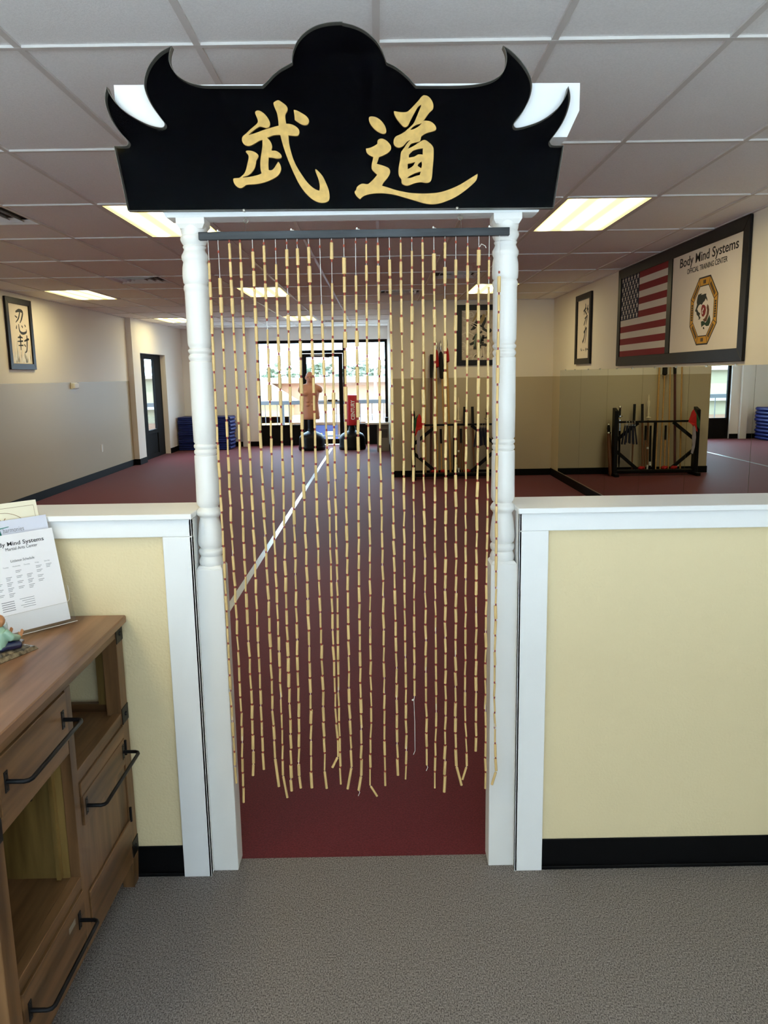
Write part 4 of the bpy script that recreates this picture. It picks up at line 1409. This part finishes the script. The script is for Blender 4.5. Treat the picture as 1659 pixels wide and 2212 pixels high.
cz = fz1 - 7 * sh
cyr = 8.37
xf = XR - .016
for k in range(13):
    z1 = fz1 - k * sh
    y1 = cyr if k < 7 else fa
    MB().box(xf, XR - .004, fbY, y1, z1 - sh, z1).build('stripe', M_FRED if k % 2 == 0 else M_FWHITE, fl)
MB().box(xf, XR - .004, cyr, fa, cz, fz1).build('canton', M_FBLUE, fl)
b = MB()
for r in range(9):
    for c in range(6 if r % 2 == 0 else 5):
        y = fa - (fa - cyr) * ((c + .5 + (.5 if r % 2 else 0)) / 6)
        z = fz1 - (fz1 - cz) * (r + .7) / 9.4
        pts = []
        for q in range(10):
            rad = .034 if q % 2 == 0 else .014
            a = math.pi / 2 + q * math.pi / 5
            pts.append((xf - .0012, y - rad * math.cos(a) * .9, z + rad * math.sin(a)))
        b.prism(pts, (.001, 0, 0))
b.build('stars', M_FWHITE, fl, fix=False)['kind'] = 'stuff'
bn = tag(empty('training_banner', (XR, 6.74, fz0)), 'off-white cloth banner with black lettering and a gold octagon emblem', 'banner')
yb0, yb1 = 7.43, 6.02
MB().box(xf, XR - .004, yb1, yb0, fz0, fz1).build('cloth', M_BANNER, bn)
XD, YD = (0, -1, 0), (0, 0, 1)
wp = lambda x, y: at(1340 + x / 5.53, 480 + y / 5.53, 'X', xf)
a, c = wp(712, 560), wp(1412, 325)
text('lettering', 'Body Mind Systems', (xf - .0006, (a.y + c.y) / 2, a.z + .006), XD, YD, .112, M_INK, bn, width=a.y - c.y, bold=.010, thick=.0008)
a, c = wp(797, 630), wp(1278, 480)
text('lettering', 'OFFICIAL TRAINING CENTER', (xf - .0006, (a.y + c.y) / 2, a.z + .004), XD, YD, .062, M_INK, bn, width=a.y - c.y, bold=.008, thick=.0008)
oc = [(950, 680), (1087, 637), (1172, 850), (1148, 1190), (1035, 1447), (902, 1457), (828, 1250), (840, 940)]
oi = [(957, 768), (1065, 748), (1130, 905), (1115, 1180), (1030, 1362), (922, 1368), (862, 1215), (877, 960)]
OC = [wp(*p) for p in oc]
cy_, cz_ = sum(p.y for p in OC) / 8, sum(p.z for p in OC) / 8
rad = sum(math.hypot(p.y - cy_, p.z - cz_) for p in OC) / 8


def octo(r, x):
    return [(x, cy_ - r * math.cos(math.pi / 8 + q * math.pi / 4), cz_ + r * math.sin(math.pi / 8 + q * math.pi / 4)) for q in range(8)]


MB().prism(octo(rad * 1.02, xf - .0006), (.0004, 0, 0)).build('emblem_border', M_INK, bn)
MB().prism(octo(rad * .975, xf - .0010), (.0004, 0, 0)).build('emblem_ring', M_EGOLD, bn)
MB().prism(octo(rad * .765, xf - .0014), (.0004, 0, 0)).build('emblem_border', M_INK, bn)
MB().prism(octo(rad * .735, xf - .0018), (.0004, 0, 0)).build('emblem_field', M_BANNER, bn)
b = MB()
for q in range(8):
    a_ = math.pi / 8 + q * math.pi / 4
    p = [(xf - .0014, cy_ - r * math.cos(a_), cz_ + r * math.sin(a_)) for r in (rad * .75, rad * .99)]
    b.bar(p[0], p[1], .006, .0006, (1, 0, 0))
b.build('emblem_seams', M_INK, bn)
WORDS = ['RESPECT', 'DISCIPLINE', 'FIRE', 'BALANCE', 'STRENGTH', 'FOCUS', 'MIND', 'SPIRIT']
for q in range(8):          # marks too small to read in the photo: short dark bars
    a_ = q * math.pi / 4 + math.pi / 2
    r = rad * .80
    ce = Vector((xf - .0014, cy_ - r * math.cos(a_), cz_ + r * math.sin(a_)))
    tv = Vector((0, math.sin(a_), math.cos(a_)))
    ln = .055 if q in (0, 4) else .14
    bb = MB()
    kk = 3 if q in (0, 4) else 7
    for s_ in range(kk):
        o_ = (s_ - (kk - 1) / 2) * ln / kk
        bb.bar(ce + tv * (o_ - ln / kk * .38), ce + tv * (o_ + ln / kk * .38), .030, .0006, (1, 0, 0))
    bb.build('emblem_marks', M_INK, bn)
ep = lambda pts: [at(1470 + x / 12.29, 580 + y / 12.29, 'X', xf - .0022) for x, y in pts]
ib = MB()
ib.prism(ep([(470, 700), (530, 670), (575, 660), (540, 700), (600, 690), (640, 670), (685, 665), (680, 720), (710, 800), (715, 870), (670, 790), (640, 860), (600, 900), (570, 960), (520, 950), (480, 990), (440, 1080), (470, 1150), (520, 1190), (500, 1260), (530, 1300), (510, 1350), (460, 1360), (490, 1330), (470, 1270), (430, 1230), (420, 1160), (385, 1130), (410, 1060), (440, 960), (430, 900), (445, 800)]), (.0004, 0, 0))
ib.prism(ep([(590, 1560), (625, 1550), (630, 1610), (600, 1610)]), (.0004, 0, 0))
ib.build('emblem_figure', mat('emblem_dark', srgb(40, 46, 42), .7), bn)
MB().prism(ep([(540, 1410), (600, 1390), (660, 1440), (700, 1380), (740, 1290), (765, 1220), (790, 1330), (785, 1430), (745, 1520), (680, 1530), (640, 1490), (580, 1530), (555, 1560), (545, 1490)]), (.0004, 0, 0)).build('emblem_figure', M_EGREEN, bn)
MB().prism(ep([(715, 940), (745, 990), (760, 1090), (750, 1200), (720, 1290), (690, 1390), (640, 1420), (590, 1360), (640, 1320), (690, 1220), (705, 1100), (690, 1040)]), (.0004, 0, 0)).build('emblem_figure', M_EBROWN, bn)
MB().prism([p + Vector((-.0004, 0, 0)) for p in ep([(575, 965), (630, 960), (668, 1010), (675, 1100), (655, 1210), (610, 1280), (570, 1270), (550, 1180), (548, 1080)])], (.0004, 0, 0)).build('emblem_disc', M_ERED, bn)
MB().prism([p + Vector((-.0008, 0, 0)) for p in ep([(600, 1035), (625, 1060), (605, 1110), (580, 1150), (600, 1180), (585, 1220), (565, 1180), (570, 1110), (595, 1080)])], (.0004, 0, 0)).build('emblem_swirl', M_FWHITE, bn)

# ------------------------------------------------------------------ wall mirrors
mw = thing('wall_mirror', (XR, 7.5, .125), 'row of tall mirror panels along the right wall', 'mirror')
edges = [11.92, 10.67, 9.42, 8.17, 6.945, 5.72, 4.49, 3.27]
for a_, c_ in zip(edges, edges[1:]):
    MB().box(XR - .008, XR - .001, c_ + .0025, a_ - .0025, .125, 1.655).build('mirror_panel', M_MIRROR, mw)
b = MB()
for y in edges[:-1]:
    for dy in (-.35, -.9):
        b.box(XR - .014, XR, y + dy - .012, y + dy + .012, 1.648, 1.664)
b.build('mirror_clips', M_METAL, mw)['kind'] = 'stuff'
MB().box(XR - .012, XR - .001, edges[-1], edges[0], .117, .125).build('bottom_channel', M_METAL, mw)

# ------------------------------------------------------------------ weapon rack
RX0, RX1, RY = .52, 1.79, 12.16
rk = thing('weapon_rack', (1.15, RY, 0), 'black wooden weapon rack with corner braces against the tan wall', 'rack')
for x in (RX0, RX1):
    b = MB()
    b.hexa([(x - .03, RY - .05, 0), (x + .03, RY - .05, 0), (x + .03, RY + .09, 0), (x - .03, RY + .09, 0)],
           [(x - .03, RY - .05, 1.02), (x + .03, RY - .05, 1.02), (x + .03, RY + .09, 1.065), (x - .03, RY + .09, 1.065)])
    b.build('end_post', M_BASE, rk, bevel=.004)
    MB().box(x - .035, x + .035, RY - .16, RY + .20, 0, .05).build('foot', M_BASE, rk, bevel=.004)
MB().bar((RX0, RY + .02, .845), (RX1, RY + .02, .845), .05, .03).build('top_rail', M_BASE, rk, bevel=.003)
MB().box(RX0, RX1, RY - .03, RY + .11, .055, .09).build('bottom_shelf', M_BASE, rk, bevel=.003)
MB().box(1.145, 1.18, RY - .0, RY + .05, .09, .83).build('centre_post', M_BASE, rk, bevel=.003)
for a_, c_ in (((RX0 + .02, .56), (RX0 + .36, .83)), ((RX0 + .02, .40), (RX0 + .36, .11)), ((RX1 - .02, .56), (RX1 - .36, .83)), ((RX1 - .02, .40), (RX1 - .36, .11))):
    MB().bar((a_[0], RY + .03, a_[1]), (c_[0], RY + .03, c_[1]), .035, .05).build('brace', M_BASE, rk, bevel=.003)
YW = YBOX - .02


def lean(xt, zt, xb, zb=.092, yb=RY + .088, off=0.0):
    """A point on a stick leaning in the rack against the wall, by height."""
    ytop = YW - .02 + off if zt > 1.4 else RY + .088 + (zt - zb) * .06
    A_, B_ = Vector((xb, yb + off, zb)), Vector((xt, ytop, zt))
    return lambda z: A_ + (B_ - A_) * ((z - zb) / (zt - zb))


def stick(name, label, cat, f, segs, n=10):
    t = thing(name, f(segs[0][0]), label, cat, 'weapons in the rack')
    for pn, m, zs in [(s[2], s[3], s[4]) for s in [(0, 0) + q for q in segs[1:]]]:
        MB().tube([f(z) for z, r in zs], [r for z, r in zs], n).build(pn, m, t, smooth=True)
    return t


f = lean(.715, 2.0, .717)
stick('bamboo_staff', 'thin pale staff standing at the left end of the rack', 'staff', f, [(.092,), ('shaft', M_TAN, [(.092, .013), (1.0, .013), (2.0, .011)])])
f = lean(.828, 1.93, .80)
stick('wooden_staff', 'dark red-brown staff with a black sleeve at its top', 'staff', f, [(.092,), ('shaft', M_DARKWOOD, [(.092, .020), (1.2, .020), (1.57, .019)]), ('black_sleeve', M_BTAS, [(1.57, .024), (1.75, .026), (1.93, .022)])])


def spear(label, tip, bot, tassel, r, tz=(1.98, 1.74), off=0.0):
    f = lean(tip[0], tip[1], bot, off=off)
    z = tip[1]
    t = stick('spear', label, 'spear', f, [(.092,), ('shaft', M_TAN, [(.092, r), (1.0, r), (z - .22, r * .8)]), ('blade', M_STEEL, [(z - .22, .009), (z - .17, .010), (z - .13, .021), (z - .06, .014), (z, .001)])])
    MB().tube([f(tz[0]), f(tz[0] - .03), f((tz[0] + tz[1]) / 2), f(tz[1] + .02), f(tz[1])], [.012, .026, .036, .040, .014], 12).build('tassel', tassel, t, smooth=True)
    return t


spear('spear with a red tassel leaning beside the black-tasselled one', (.900, 2.166), .905, M_RTAS, .012, (2.0, 1.72))
spear('spear with a long black tassel', (.968, 2.15), 1.035, M_BTAS, .012, (1.97, 1.55))
spear('thick spear with a bright red tassel right of the other two', (1.058, 2.20), 1.112, M_RTAS, .017, (2.03, 1.80))
f = lean(1.240, 1.262, 1.238)
stick('ivory_sword', 'sword with a carved ivory hilt in the rack', 'sword', f, [(.092,), ('scabbard', M_BRSH, [(.13, .013), (.5, .015), (.86, .016)]), ('guard', M_IVORY, [(.885, .012), (.895, .046), (.905, .046), (.915, .012)]),
      ('hilt', M_IVORY, [(.915, .013), (.96, .018), (1.0, .012), (1.05, .012), (1.10, .022), (1.15, .024), (1.18, .010), (1.22, .014), (1.245, .008), (1.262, .013)]), ('chape', M_WHITE, [(.092, .013), (.16, .016)]), ('band', M_WHITE, [(.41, .018), (.44, .018)])])
for lab, xt, xb in (('black-gripped wooden sword left of its twin in the rack', 1.337, 1.315), ('black-gripped wooden sword next to the nunchucks', 1.458, 1.482)):
    f = lean(xt, 1.115, xb)
    stick('wooden_sword', lab, 'sword', f, [(.092,), ('shaft', M_BRSH, [(.092, .011), (.5, .015), (.84, .016)]), ('grip', M_BTAS, [(.84, .022), (1.115, .022)])])
f = lean(.960, .775, .970)
stick('short_stick', 'short pale stick with a black grip below the top rail', 'stick', f, [(.092,), ('shaft', M_TAN, [(.092, .011), (.55, .012)]), ('grip', M_BTAS, [(.55, .018), (.775, .018)])])
f = lean(1.275, .775, 1.282)
stick('short_stick', 'short brown stick with a black grip beside the ivory sword', 'stick', f, [(.092,), ('shaft', M_BRSH, [(.092, .011), (.55, .012)]), ('grip', M_BTAS, [(.55, .018), (.775, .018)])])
f = lean(1.198, .775, 1.198)
stick('short_stick', 'short black stick with a white band near its foot', 'stick', f, [(.092,), ('shaft', M_BASE, [(.092, .016), (.775, .016)]), ('band', M_WHITE, [(.15, .019), (.21, .019)])])
f = lean(1.687, 1.09, 1.689, .12)
stick('straight_sword', 'black sheathed sword with a steel guard at the right end of the rack', 'sword', f, [(.12,), ('scabbard', M_BASE, [(.12, .006), (.2, .015), (.70, .019)]), ('mount', M_STEEL, [(.70, .020), (.88, .020)]),
      ('guard', M_STEEL, [(.905, .016), (.92, .044), (.935, .044), (.95, .016)]), ('hilt', M_BTAS, [(.95, .016), (1.04, .018)]), ('pommel', M_STEEL, [(1.04, .016), (1.065, .024), (1.09, .012)])])
t = thing('leaf_sword', (1.86, RY, 0), 'brown sheathed sword standing outside the right end post of the rack', 'sword', 'weapons in the rack')
f = lean(1.862, .81, 1.852, .004, RY - .02)
MB().tube([f(z) for z in (.004, .05, .3, .66)], [.008, .026, .034, .030], 10).build('scabbard', mat('scabbard_brown', srgb(112, 66, 40), .4), t, smooth=True)
MB().tube([f(.66), f(.68)], [.036, .036], 10).build('collar', M_STEEL, t, smooth=True)
MB().tube([f(z) for z in (.68, .74, .79)], [.022, .028, .020], 10).build('hilt', M_BTAS, t, smooth=True)
MB().tube([f(.79), f(.812)], [.014, .010], 8).build('pommel', M_STEEL, t, smooth=True)
NL = ['leftmost', 'second', 'third', 'rightmost']
for k in range(4):
    x = 1.515 + .042 * k
    t = thing('nunchucks', (x, RY - .03, .50), '%s pair of dark nunchucks hanging from the top rail' % NL[k], 'nunchucks', 'nunchucks on the top rail')
    for s in (-1, 1):
        MB().tube([(x + s * .010, RY - .035 + s * .012, .79), (x + s * .020 + .02 * (k - 1.5), RY - .035 + s * .012, .50 + .012 * ((k * 7) % 3))], [.011, .015], 8).build('handle', M_NAVY, t, smooth=True)
        MB().tube([(x + s * .010, RY - .035 + s * .012, .79), (x + s * .010, RY - .035 + s * .012, .815)], .010, 8).build('ferrule', M_STEEL, t, smooth=True)
    ch = [(x + .010 * math.cos(q * math.pi / 6), RY - .035 + .012 * math.cos(q * math.pi / 6), .815 + .052 * math.sin(q * math.pi / 6)) for q in range(7)]
    MB().tube(ch, .003, 5).build('chain', M_STEEL, t)


def cloth_poly(name, pts, m, label, cat, y, th=.012, wav=.012, group=None):
    b = MB()
    v = smooth_poly(pts, 2)
    b.prism([(p.x, y + wav * math.sin(p.x * 60 + p.y * 14), p.y) for p in v], (0, th, 0))
    return tag(b.build(name, m, fix=True), label, cat, group)


cloth_poly('pennant', [(.612, 1.03, 1), (.575, .95), (.56, .80), (.545, .68, 1), (.585, .74), (.64, .80), (.688, .84, 1), (.66, .92), (.64, .99)], M_FLRED, 'red folded cloth pennant over the left end post of the rack', 'pennant', RY - .085)
cloth_poly('pennant', [(.595, 1.02, 1), (.545, .95), (.505, .85), (.50, .72, 1), (.54, .76), (.56, .82), (.575, .92)], M_GRN, 'green cloth pennant behind the red one on the rack', 'pennant', RY - .062, .006, .004)
cloth_poly('hanging_scarf', [(.60, .78, 1), (.62, .76), (.622, .60), (.615, .48), (.635, .36, 1), (.60, .34), (.575, .45), (.57, .60), (.575, .74)], M_LILAC, 'pale lilac scarf hanging under the red pennant', 'scarf', RY - .10)
for k, x in enumerate((.848, .995, 1.36)):
    b = MB()
    for q in range(5):
        b.ell((x + .03 * math.cos(q * 1.3), RY + .0 + .02 * math.sin(q * 1.3), .118 + .012 * (q % 2)), (.032, .022, .022), 8, 6)
    o = fused(b, 'red_sash', M_RTAS, None, .008, 2)
    tag(o, ['bundled red sash at the left on the rack shelf', 'bundled red sash in the middle of the rack shelf', 'bundled red sash at the right on the rack shelf'][k], 'sash', 'red sashes on the rack shelf')

# ------------------------------------------------------------------ folded mats
NM = 9
ORD = ['lowest', 'second from the floor', 'third from the floor', 'fourth from the floor', 'fifth from the floor', 'fourth from the top', 'third from the top', 'second from the top', 'topmost']
rr = random.Random(3)
for k in range(NM):
    z0, z1 = .006 + .0835 * k, .006 + .0835 * k + .081
    ox, oy = rr.uniform(-.02, .02), rr.uniform(-.02, .02)
    x0, x1, y0, y1 = -4.57 + ox * .3, -3.40 + ox, 17.72 + oy, 18.42 + oy * .3
    t = thing('folded_mat', ((x0 + x1) / 2, (y0 + y1) / 2, z0), 'blue folding exercise mat, %s in the stack of blue mats' % ORD[k], 'mat', 'stack of blue exercise mats')
    lh = (z1 - z0) / 2
    for q in range(2):
        MB().box(x0, x1, y0, y1, z0 + q * lh + .001, z0 + (q + 1) * lh - .001).build('mat_panel', M_MAT, t, bevel=.012)
    # soft hinged ends bulge out on the right
    b = MB()
    b.tube([(x1 - .01, y0 + .02, (z0 + z1) / 2), (x1 + .02, (y0 + y1) / 2, (z0 + z1) / 2), (x1 - .01, y1 - .02, (z0 + z1) / 2)], [.030, .039, .030], 10)
    b.build('hinge_fold', M_MAT, t, smooth=True)

# ------------------------------------------------------------------ training dummy and standing bag
def stand_base(t, x, y):
    prof = [(.285, 0), (.30, .02), (.302, .07), (.296, .085), (.290, .10), (.287, .22), (.275, .29), (.235, .345), (.16, .385), (.085, .42), (.075, .47), (.070, .50)]
    MB().lathe((x, y), prof, 40).build('base', M_BASE, t, smooth=True, ang=35)


DX, DY = -1.52, 17.45
t = thing('torso_dummy', (DX, DY, 0), 'flesh-coloured torso training dummy on a black base in front of the back window', 'training dummy')
stand_base(t, DX, DY)
MB().tube([(DX, DY, .48), (DX, DY, .72)], .075, 16).build('neck_tube', M_BASE, t, smooth=True)
b = MB()


def loft(b, rings, n=20):
    v = []
    for z, rx, ry, oy in rings:
        for k in range(n):
            a = 2 * math.pi * k / n
            v.append((DX + rx * math.cos(a), DY + oy + ry * math.sin(a), z))
    m = len(rings)
    fcs = [(i * n + k, i * n + (k + 1) % n, (i + 1) * n + (k + 1) % n, (i + 1) * n + k) for i in range(m - 1) for k in range(n)]
    fcs += [tuple(range(n - 1, -1, -1)), tuple((m - 1) * n + k for k in range(n))]
    b.add(v, fcs)


loft(b, [(.68, .185, .125, 0), (.72, .195, .135, 0), (.82, .190, .13, 0), (.95, .175, .115, 0), (1.05, .168, .11, 0), (1.15, .182, .118, -.005), (1.25, .20, .13, -.01), (1.33, .205, .125, -.005), (1.40, .17, .10, 0), (1.44, .09, .07, 0)])
b.tube([(DX, DY, 1.40), (DX, DY - .005, 1.54)], [.090, .078], 16)
for s in (-1, 1):
    b.ell((DX + s * .165, DY, 1.345), (.105, .092, .085))
    b.ell((DX + s * .225, DY, 1.325), (.050, .072, .066))
    b.ell((DX + s * .085, DY, 1.415), (.095, .070, .050))
    b.ell((DX + s * .085, DY - .10, 1.25), (.085, .045, .06))
    b.ell((DX + s * .055, DY - .098, 1.08), (.045, .03, .035))
    b.ell((DX + s * .055, DY - .10, 1.00), (.045, .03, .035))
    b.ell((DX + s * .096, DY, 1.59), (.016, .026, .038))
b.ell((DX, DY - .005, 1.605), (.096, .108, .118))
b.ell((DX, DY - .034, 1.530), (.070, .078, .062))
b.ell((DX, DY - .112, 1.575), (.022, .030, .032))
b.ell((DX, DY - .094, 1.632), (.062, .026, .016))
b.ell((DX, DY - .104, 1.530), (.036, .018, .013))
fused(b, 'torso', M_SKIN, t, .010, 2)
for s in (-1, 1):
    MB().ell((DX + s * .036, DY - .104, 1.604), (.015, .009, .008)).build('eye', M_BRSH, t, smooth=True)

BXc, BYc = -.615, 17.45
t = thing('standing_bag', (BXc, BYc, 0), 'red freestanding striking bag with white vertical lettering on a black base', 'punching bag')
stand_base(t, BXc, BYc)
MB().tube([(BXc, BYc, .48), (BXc, BYc, .60)], .07, 16).build('neck_tube', M_BASE, t, smooth=True)
prof = [(.135, .535), (.150, .545), (.152, .57), (.152, 1.17), (.148, 1.195), (.13, 1.205)]
MB().lathe((BXc, BYc), prof, 32).build('bag', M_BAG, t, smooth=True)
seam = MB().box(BXc - .166, BXc - .142, BYc - .06, BYc + .02, .55, 1.20)
seam.build('side_flap', M_WHITE, t, bevel=.004)
# lettering wraps the drum, reading upward
c = bpy.data.curves.new('lettering', 'FONT')
c.body = 'CENTURY'
c.align_x = 'CENTER'
c.offset = .03
o = bpy.data.objects.new('lettering', c)
COL.objects.link(o)
dg = bpy.context.evaluated_depsgraph_get()
me = bpy.data.meshes.new_from_object(o.evaluated_get(dg))
bpy.data.objects.remove(o)
bm = bmesh.new()
bm.from_mesh(me)
bmesh.ops.triangulate(bm, faces=bm.faces)
bmesh.ops.subdivide_edges(bm, edges=[e for e in bm.edges if e.calc_length() > .15], cuts=2)
bm.to_mesh(me)
bm.free()
xs_ = [v.co.x for v in me.vertices]
k = .43 / (max(xs_) - min(xs_))
for v in me.vertices:
    z = .875 + v.co.x * k
    arc = (v.co.y - .36) * .115
    ang = -arc / .152 + .18
    v.co = (BXc + .1535 * math.sin(ang), BYc - .1535 * math.cos(ang), z)
me.materials.clear()
me.materials.append(M_WHITE)
o = bpy.data.objects.new('lettering', me)
link(o, t)

# counter unit between window and boxed-out wall
t = thing('counter_unit', (-.02, 17.1, 0), 'grey counter unit with a vent grille by the back window', 'counter')
MB().box(-.30, XBOX - .015, 16.70, 17.55, .585, .625).build('counter_top', mat('grey_laminate', srgb(196, 192, 186), .35), t, bevel=.004)
MB().box(-.06, XBOX - .02, 16.85, 17.50, 0, .585).build('body', M_GREYMET, t, bevel=.004)
b = MB()
for q in range(6):
    b.box(.02, .17, 16.842, 16.85, .30 + .03 * q, .315 + .03 * q)
b.build('grille', M_BASE, t)
MB().box(-.27, -.24, 16.75, 17.5, 0, .585).build('leg_panel', M_FRAME, t)
tag(MB().box(.12, .19, 16.95, 17.08, .626, .72).build('small_box', M_BASE, bevel=.006), 'small black box standing on the grey counter', 'box')

# ------------------------------------------------------------------ outside
M_CONC = mat('concrete', srgb(196, 190, 180), .8, noise=.1, nscale=3)
M_RAIL = mat('railing_paint', srgb(58, 61, 66), .5)
M_STUCCO = mat('tan_stucco', srgb(160, 122, 96), .85, noise=.06, nscale=2)
M_CRST = mat('cream_stucco', srgb(132, 122, 98), .85)
M_ROOF = mat('pale_roof', srgb(150, 130, 116), .8)
M_ASPH = mat('asphalt', srgb(128, 126, 124), .9)
M_SHOPB = mat('blue_shopfront', srgb(52, 60, 120), .4)
M_SHOPY = mat('yellow_print', srgb(232, 196, 60), .5)
M_LEAF = mat('leaves', srgb(104, 116, 90), .7, noise=.4, nscale=3)
M_BARK = mat('bark', srgb(96, 78, 62), .8)
struct(MB().box(-9, 6, YB + .2, 20.6, -.3, -.02).build('floor_walkway', M_CONC), 'concrete walkway outside the back window')
struct(MB().box(-6.6, XL2 - .24, 12, YB + .2, -.3, -.02).build('floor_walkway', M_CONC), 'concrete walkway outside the side window')
struct(MB().box(-80, 60, 12, 140, -4.3, -4.2).build('ground', M_ASPH), 'car park below the walkway')


def railing(a, c_, label):
    a, c_ = Vector(a), Vector(c_)
    t = thing('railing', a, label, 'railing')
    L = (c_ - a).length
    d = (c_ - a).normalized()
    z = Vector((0, 0, 1))
    MB().bar(a + z * .955, c_ + z * .955, .07, .10).build('top_rail', M_RAIL, t)
    MB().bar(a + z * .08, c_ + z * .08, .04, .04).build('bottom_rail', M_RAIL, t)
    n = int(L / .30)
    bm_ = MB()
    bm_.box(-.009, .009, -.009, .009, 0, .83)
    me = bm_.mesh('baluster')
    me.materials.append(M_RAIL)
    for k in range(n + 1):
        o = bpy.data.objects.new('baluster', me)
        link(o, t)
        o.location = a + d * (L * k / n) + z * .08
    for k in range(int(L / 2.4) + 1):
        p = a + d * (L * k / int(L / 2.4))
        MB().box(p.x - .03, p.x + .03, p.y - .03, p.y + .03, -.02, .92).build('post', M_RAIL, t)


railing((-8.2, 20.4, 0), (3.2, 20.4, 0), 'grey metal railing outside the back window')
railing((-6.3, 13.2, 0), (-6.3, 20.3, 0), 'grey metal railing outside the side window')

t = thing('shop_building', (-4, 46, -4.2), 'tan shopping building with coloured shopfronts seen through the back window', 'building')
MB().box(-9.5, 22, 45, 60, -4.2, 1.25).build('wall', M_STUCCO, t)
MB().box(-9.7, 22.2, 44.6, 60.2, 1.25, 1.55).build('roof_edge', M_ROOF, t)
MB().box(-9.5, 22, 43.4, 45, -.9, -.55).build('canopy', M_ROOF, t)
MB().hexa([(-9.2, 43.2, .3), (-4.6, 43.2, .3), (-4.6, 45, .3), (-9.2, 45, .3)], [(-7.0, 43.2, 1.6), (-6.6, 43.2, 1.6), (-6.6, 45, 1.6), (-7.0, 45, 1.6)]).build('gable', M_STUCCO, t)
MB().box(-8.9, -4.9, 43.4, 45, -4.2, .3).build('porch', mat('orange_stucco', srgb(176, 134, 82), .8), t)
for k in range(5):
    x = -4.2 + k * 2.1
    sh_ = MB().box(x, x + 1.8, 44.86, 45.0, -4.1, -1.15).build('shopfront', M_SHOPB if k in (0, 1, 2) else M_FRAME, t)
    MB().box(x + .3, x + .9, 44.80, 44.86, -2.9, -1.6 - .2 * (k % 2)).build('poster', M_SHOPY, sh_)
    MB().box(x + 1.1, x + 1.6, 44.80, 44.86, -2.4, -1.5).build('poster', M_WHITE, sh_)
t = thing('cream_building', (-18, 46, -4.2), 'cream shop building with a white letter, seen only in the wall mirror', 'building')
MB().box(-30, -9.9, 45, 60, -4.2, 1.62).build('wall', M_CRST, t)
MB().box(-30.1, -9.9, 44.7, 60, 1.62, 1.80).build('parapet', M_ROOF, t)
MB().box(-30, -9.9, 44.6, 45, -.10, .25).build('dark_band', M_GREYMET, t)
MB().box(-30, -9.9, 44.9, 45, -4.2, -.9).build('shop_row', mat('brown_shop', srgb(110, 84, 66), .8), t)
text('sign_letter', 'S', (-14.72, 44.93, .66), (1, 0, 0), (0, 0, 1), .74, M_WHITE, t, bold=.05, thick=.1)
t = thing('light_pole', (-.2, 42, -4.2), 'tall car park light pole with two lamp heads', 'light pole')
MB().tube([(-.2, 42, -4.2), (-.2, 42, 2.42)], [.09, .06], 10).build('pole', M_GREYMET, t, smooth=True)
for s in (-1, 1):
    MB().tube([(-.2, 42, 2.40), (-.2 + s * .5, 42, 2.42)], .03, 6).build('arm', M_GREYMET, t)
    MB().ell((-.2 + s * .72, 42, 2.42), (.30, .2, .09)).build('lamp_head', M_GREYMET, t, smooth=True)
rr = random.Random(8)
TX = [(-12.5, 66, 'leftmost'), (-8.6, 70, 'second'), (-5.0, 66, 'third'), (-1.8, 72, 'fourth'), (1.6, 68, 'rightmost')]
for x, y, w_ in TX:
    t = thing('tree', (x, y, -4.2), 'green leafy tree behind the shops, %s of the row' % w_, 'tree', 'trees behind the shops')
    MB().tube([(x, y, -4.2), (x, y, -.5), (x + .3, y, 1.6)], [.25, .2, .1], 8).build('trunk', M_BARK, t)
    b = MB()
    for k in range(160):
        a_, e_, r_ = rr.uniform(0, 6.28), rr.uniform(-1, 1), rr.uniform(.5, 1)
        p = Vector((x + 2.0 * r_ * math.cos(a_) * math.sqrt(1 - e_ * e_), y + 1.5 * r_ * math.sin(a_) * math.sqrt(1 - e_ * e_), 1.3 + 1.5 * r_ * e_))
        R = Matrix.Rotation(rr.uniform(0, 3), 3, 'X') @ Matrix.Rotation(rr.uniform(0, 3), 3, 'Z')
        b.ell(p, (.30, .22, .06), 6, 3, R)
    b.build('crown', M_LEAF, t, fix=False)['kind'] = 'stuff'
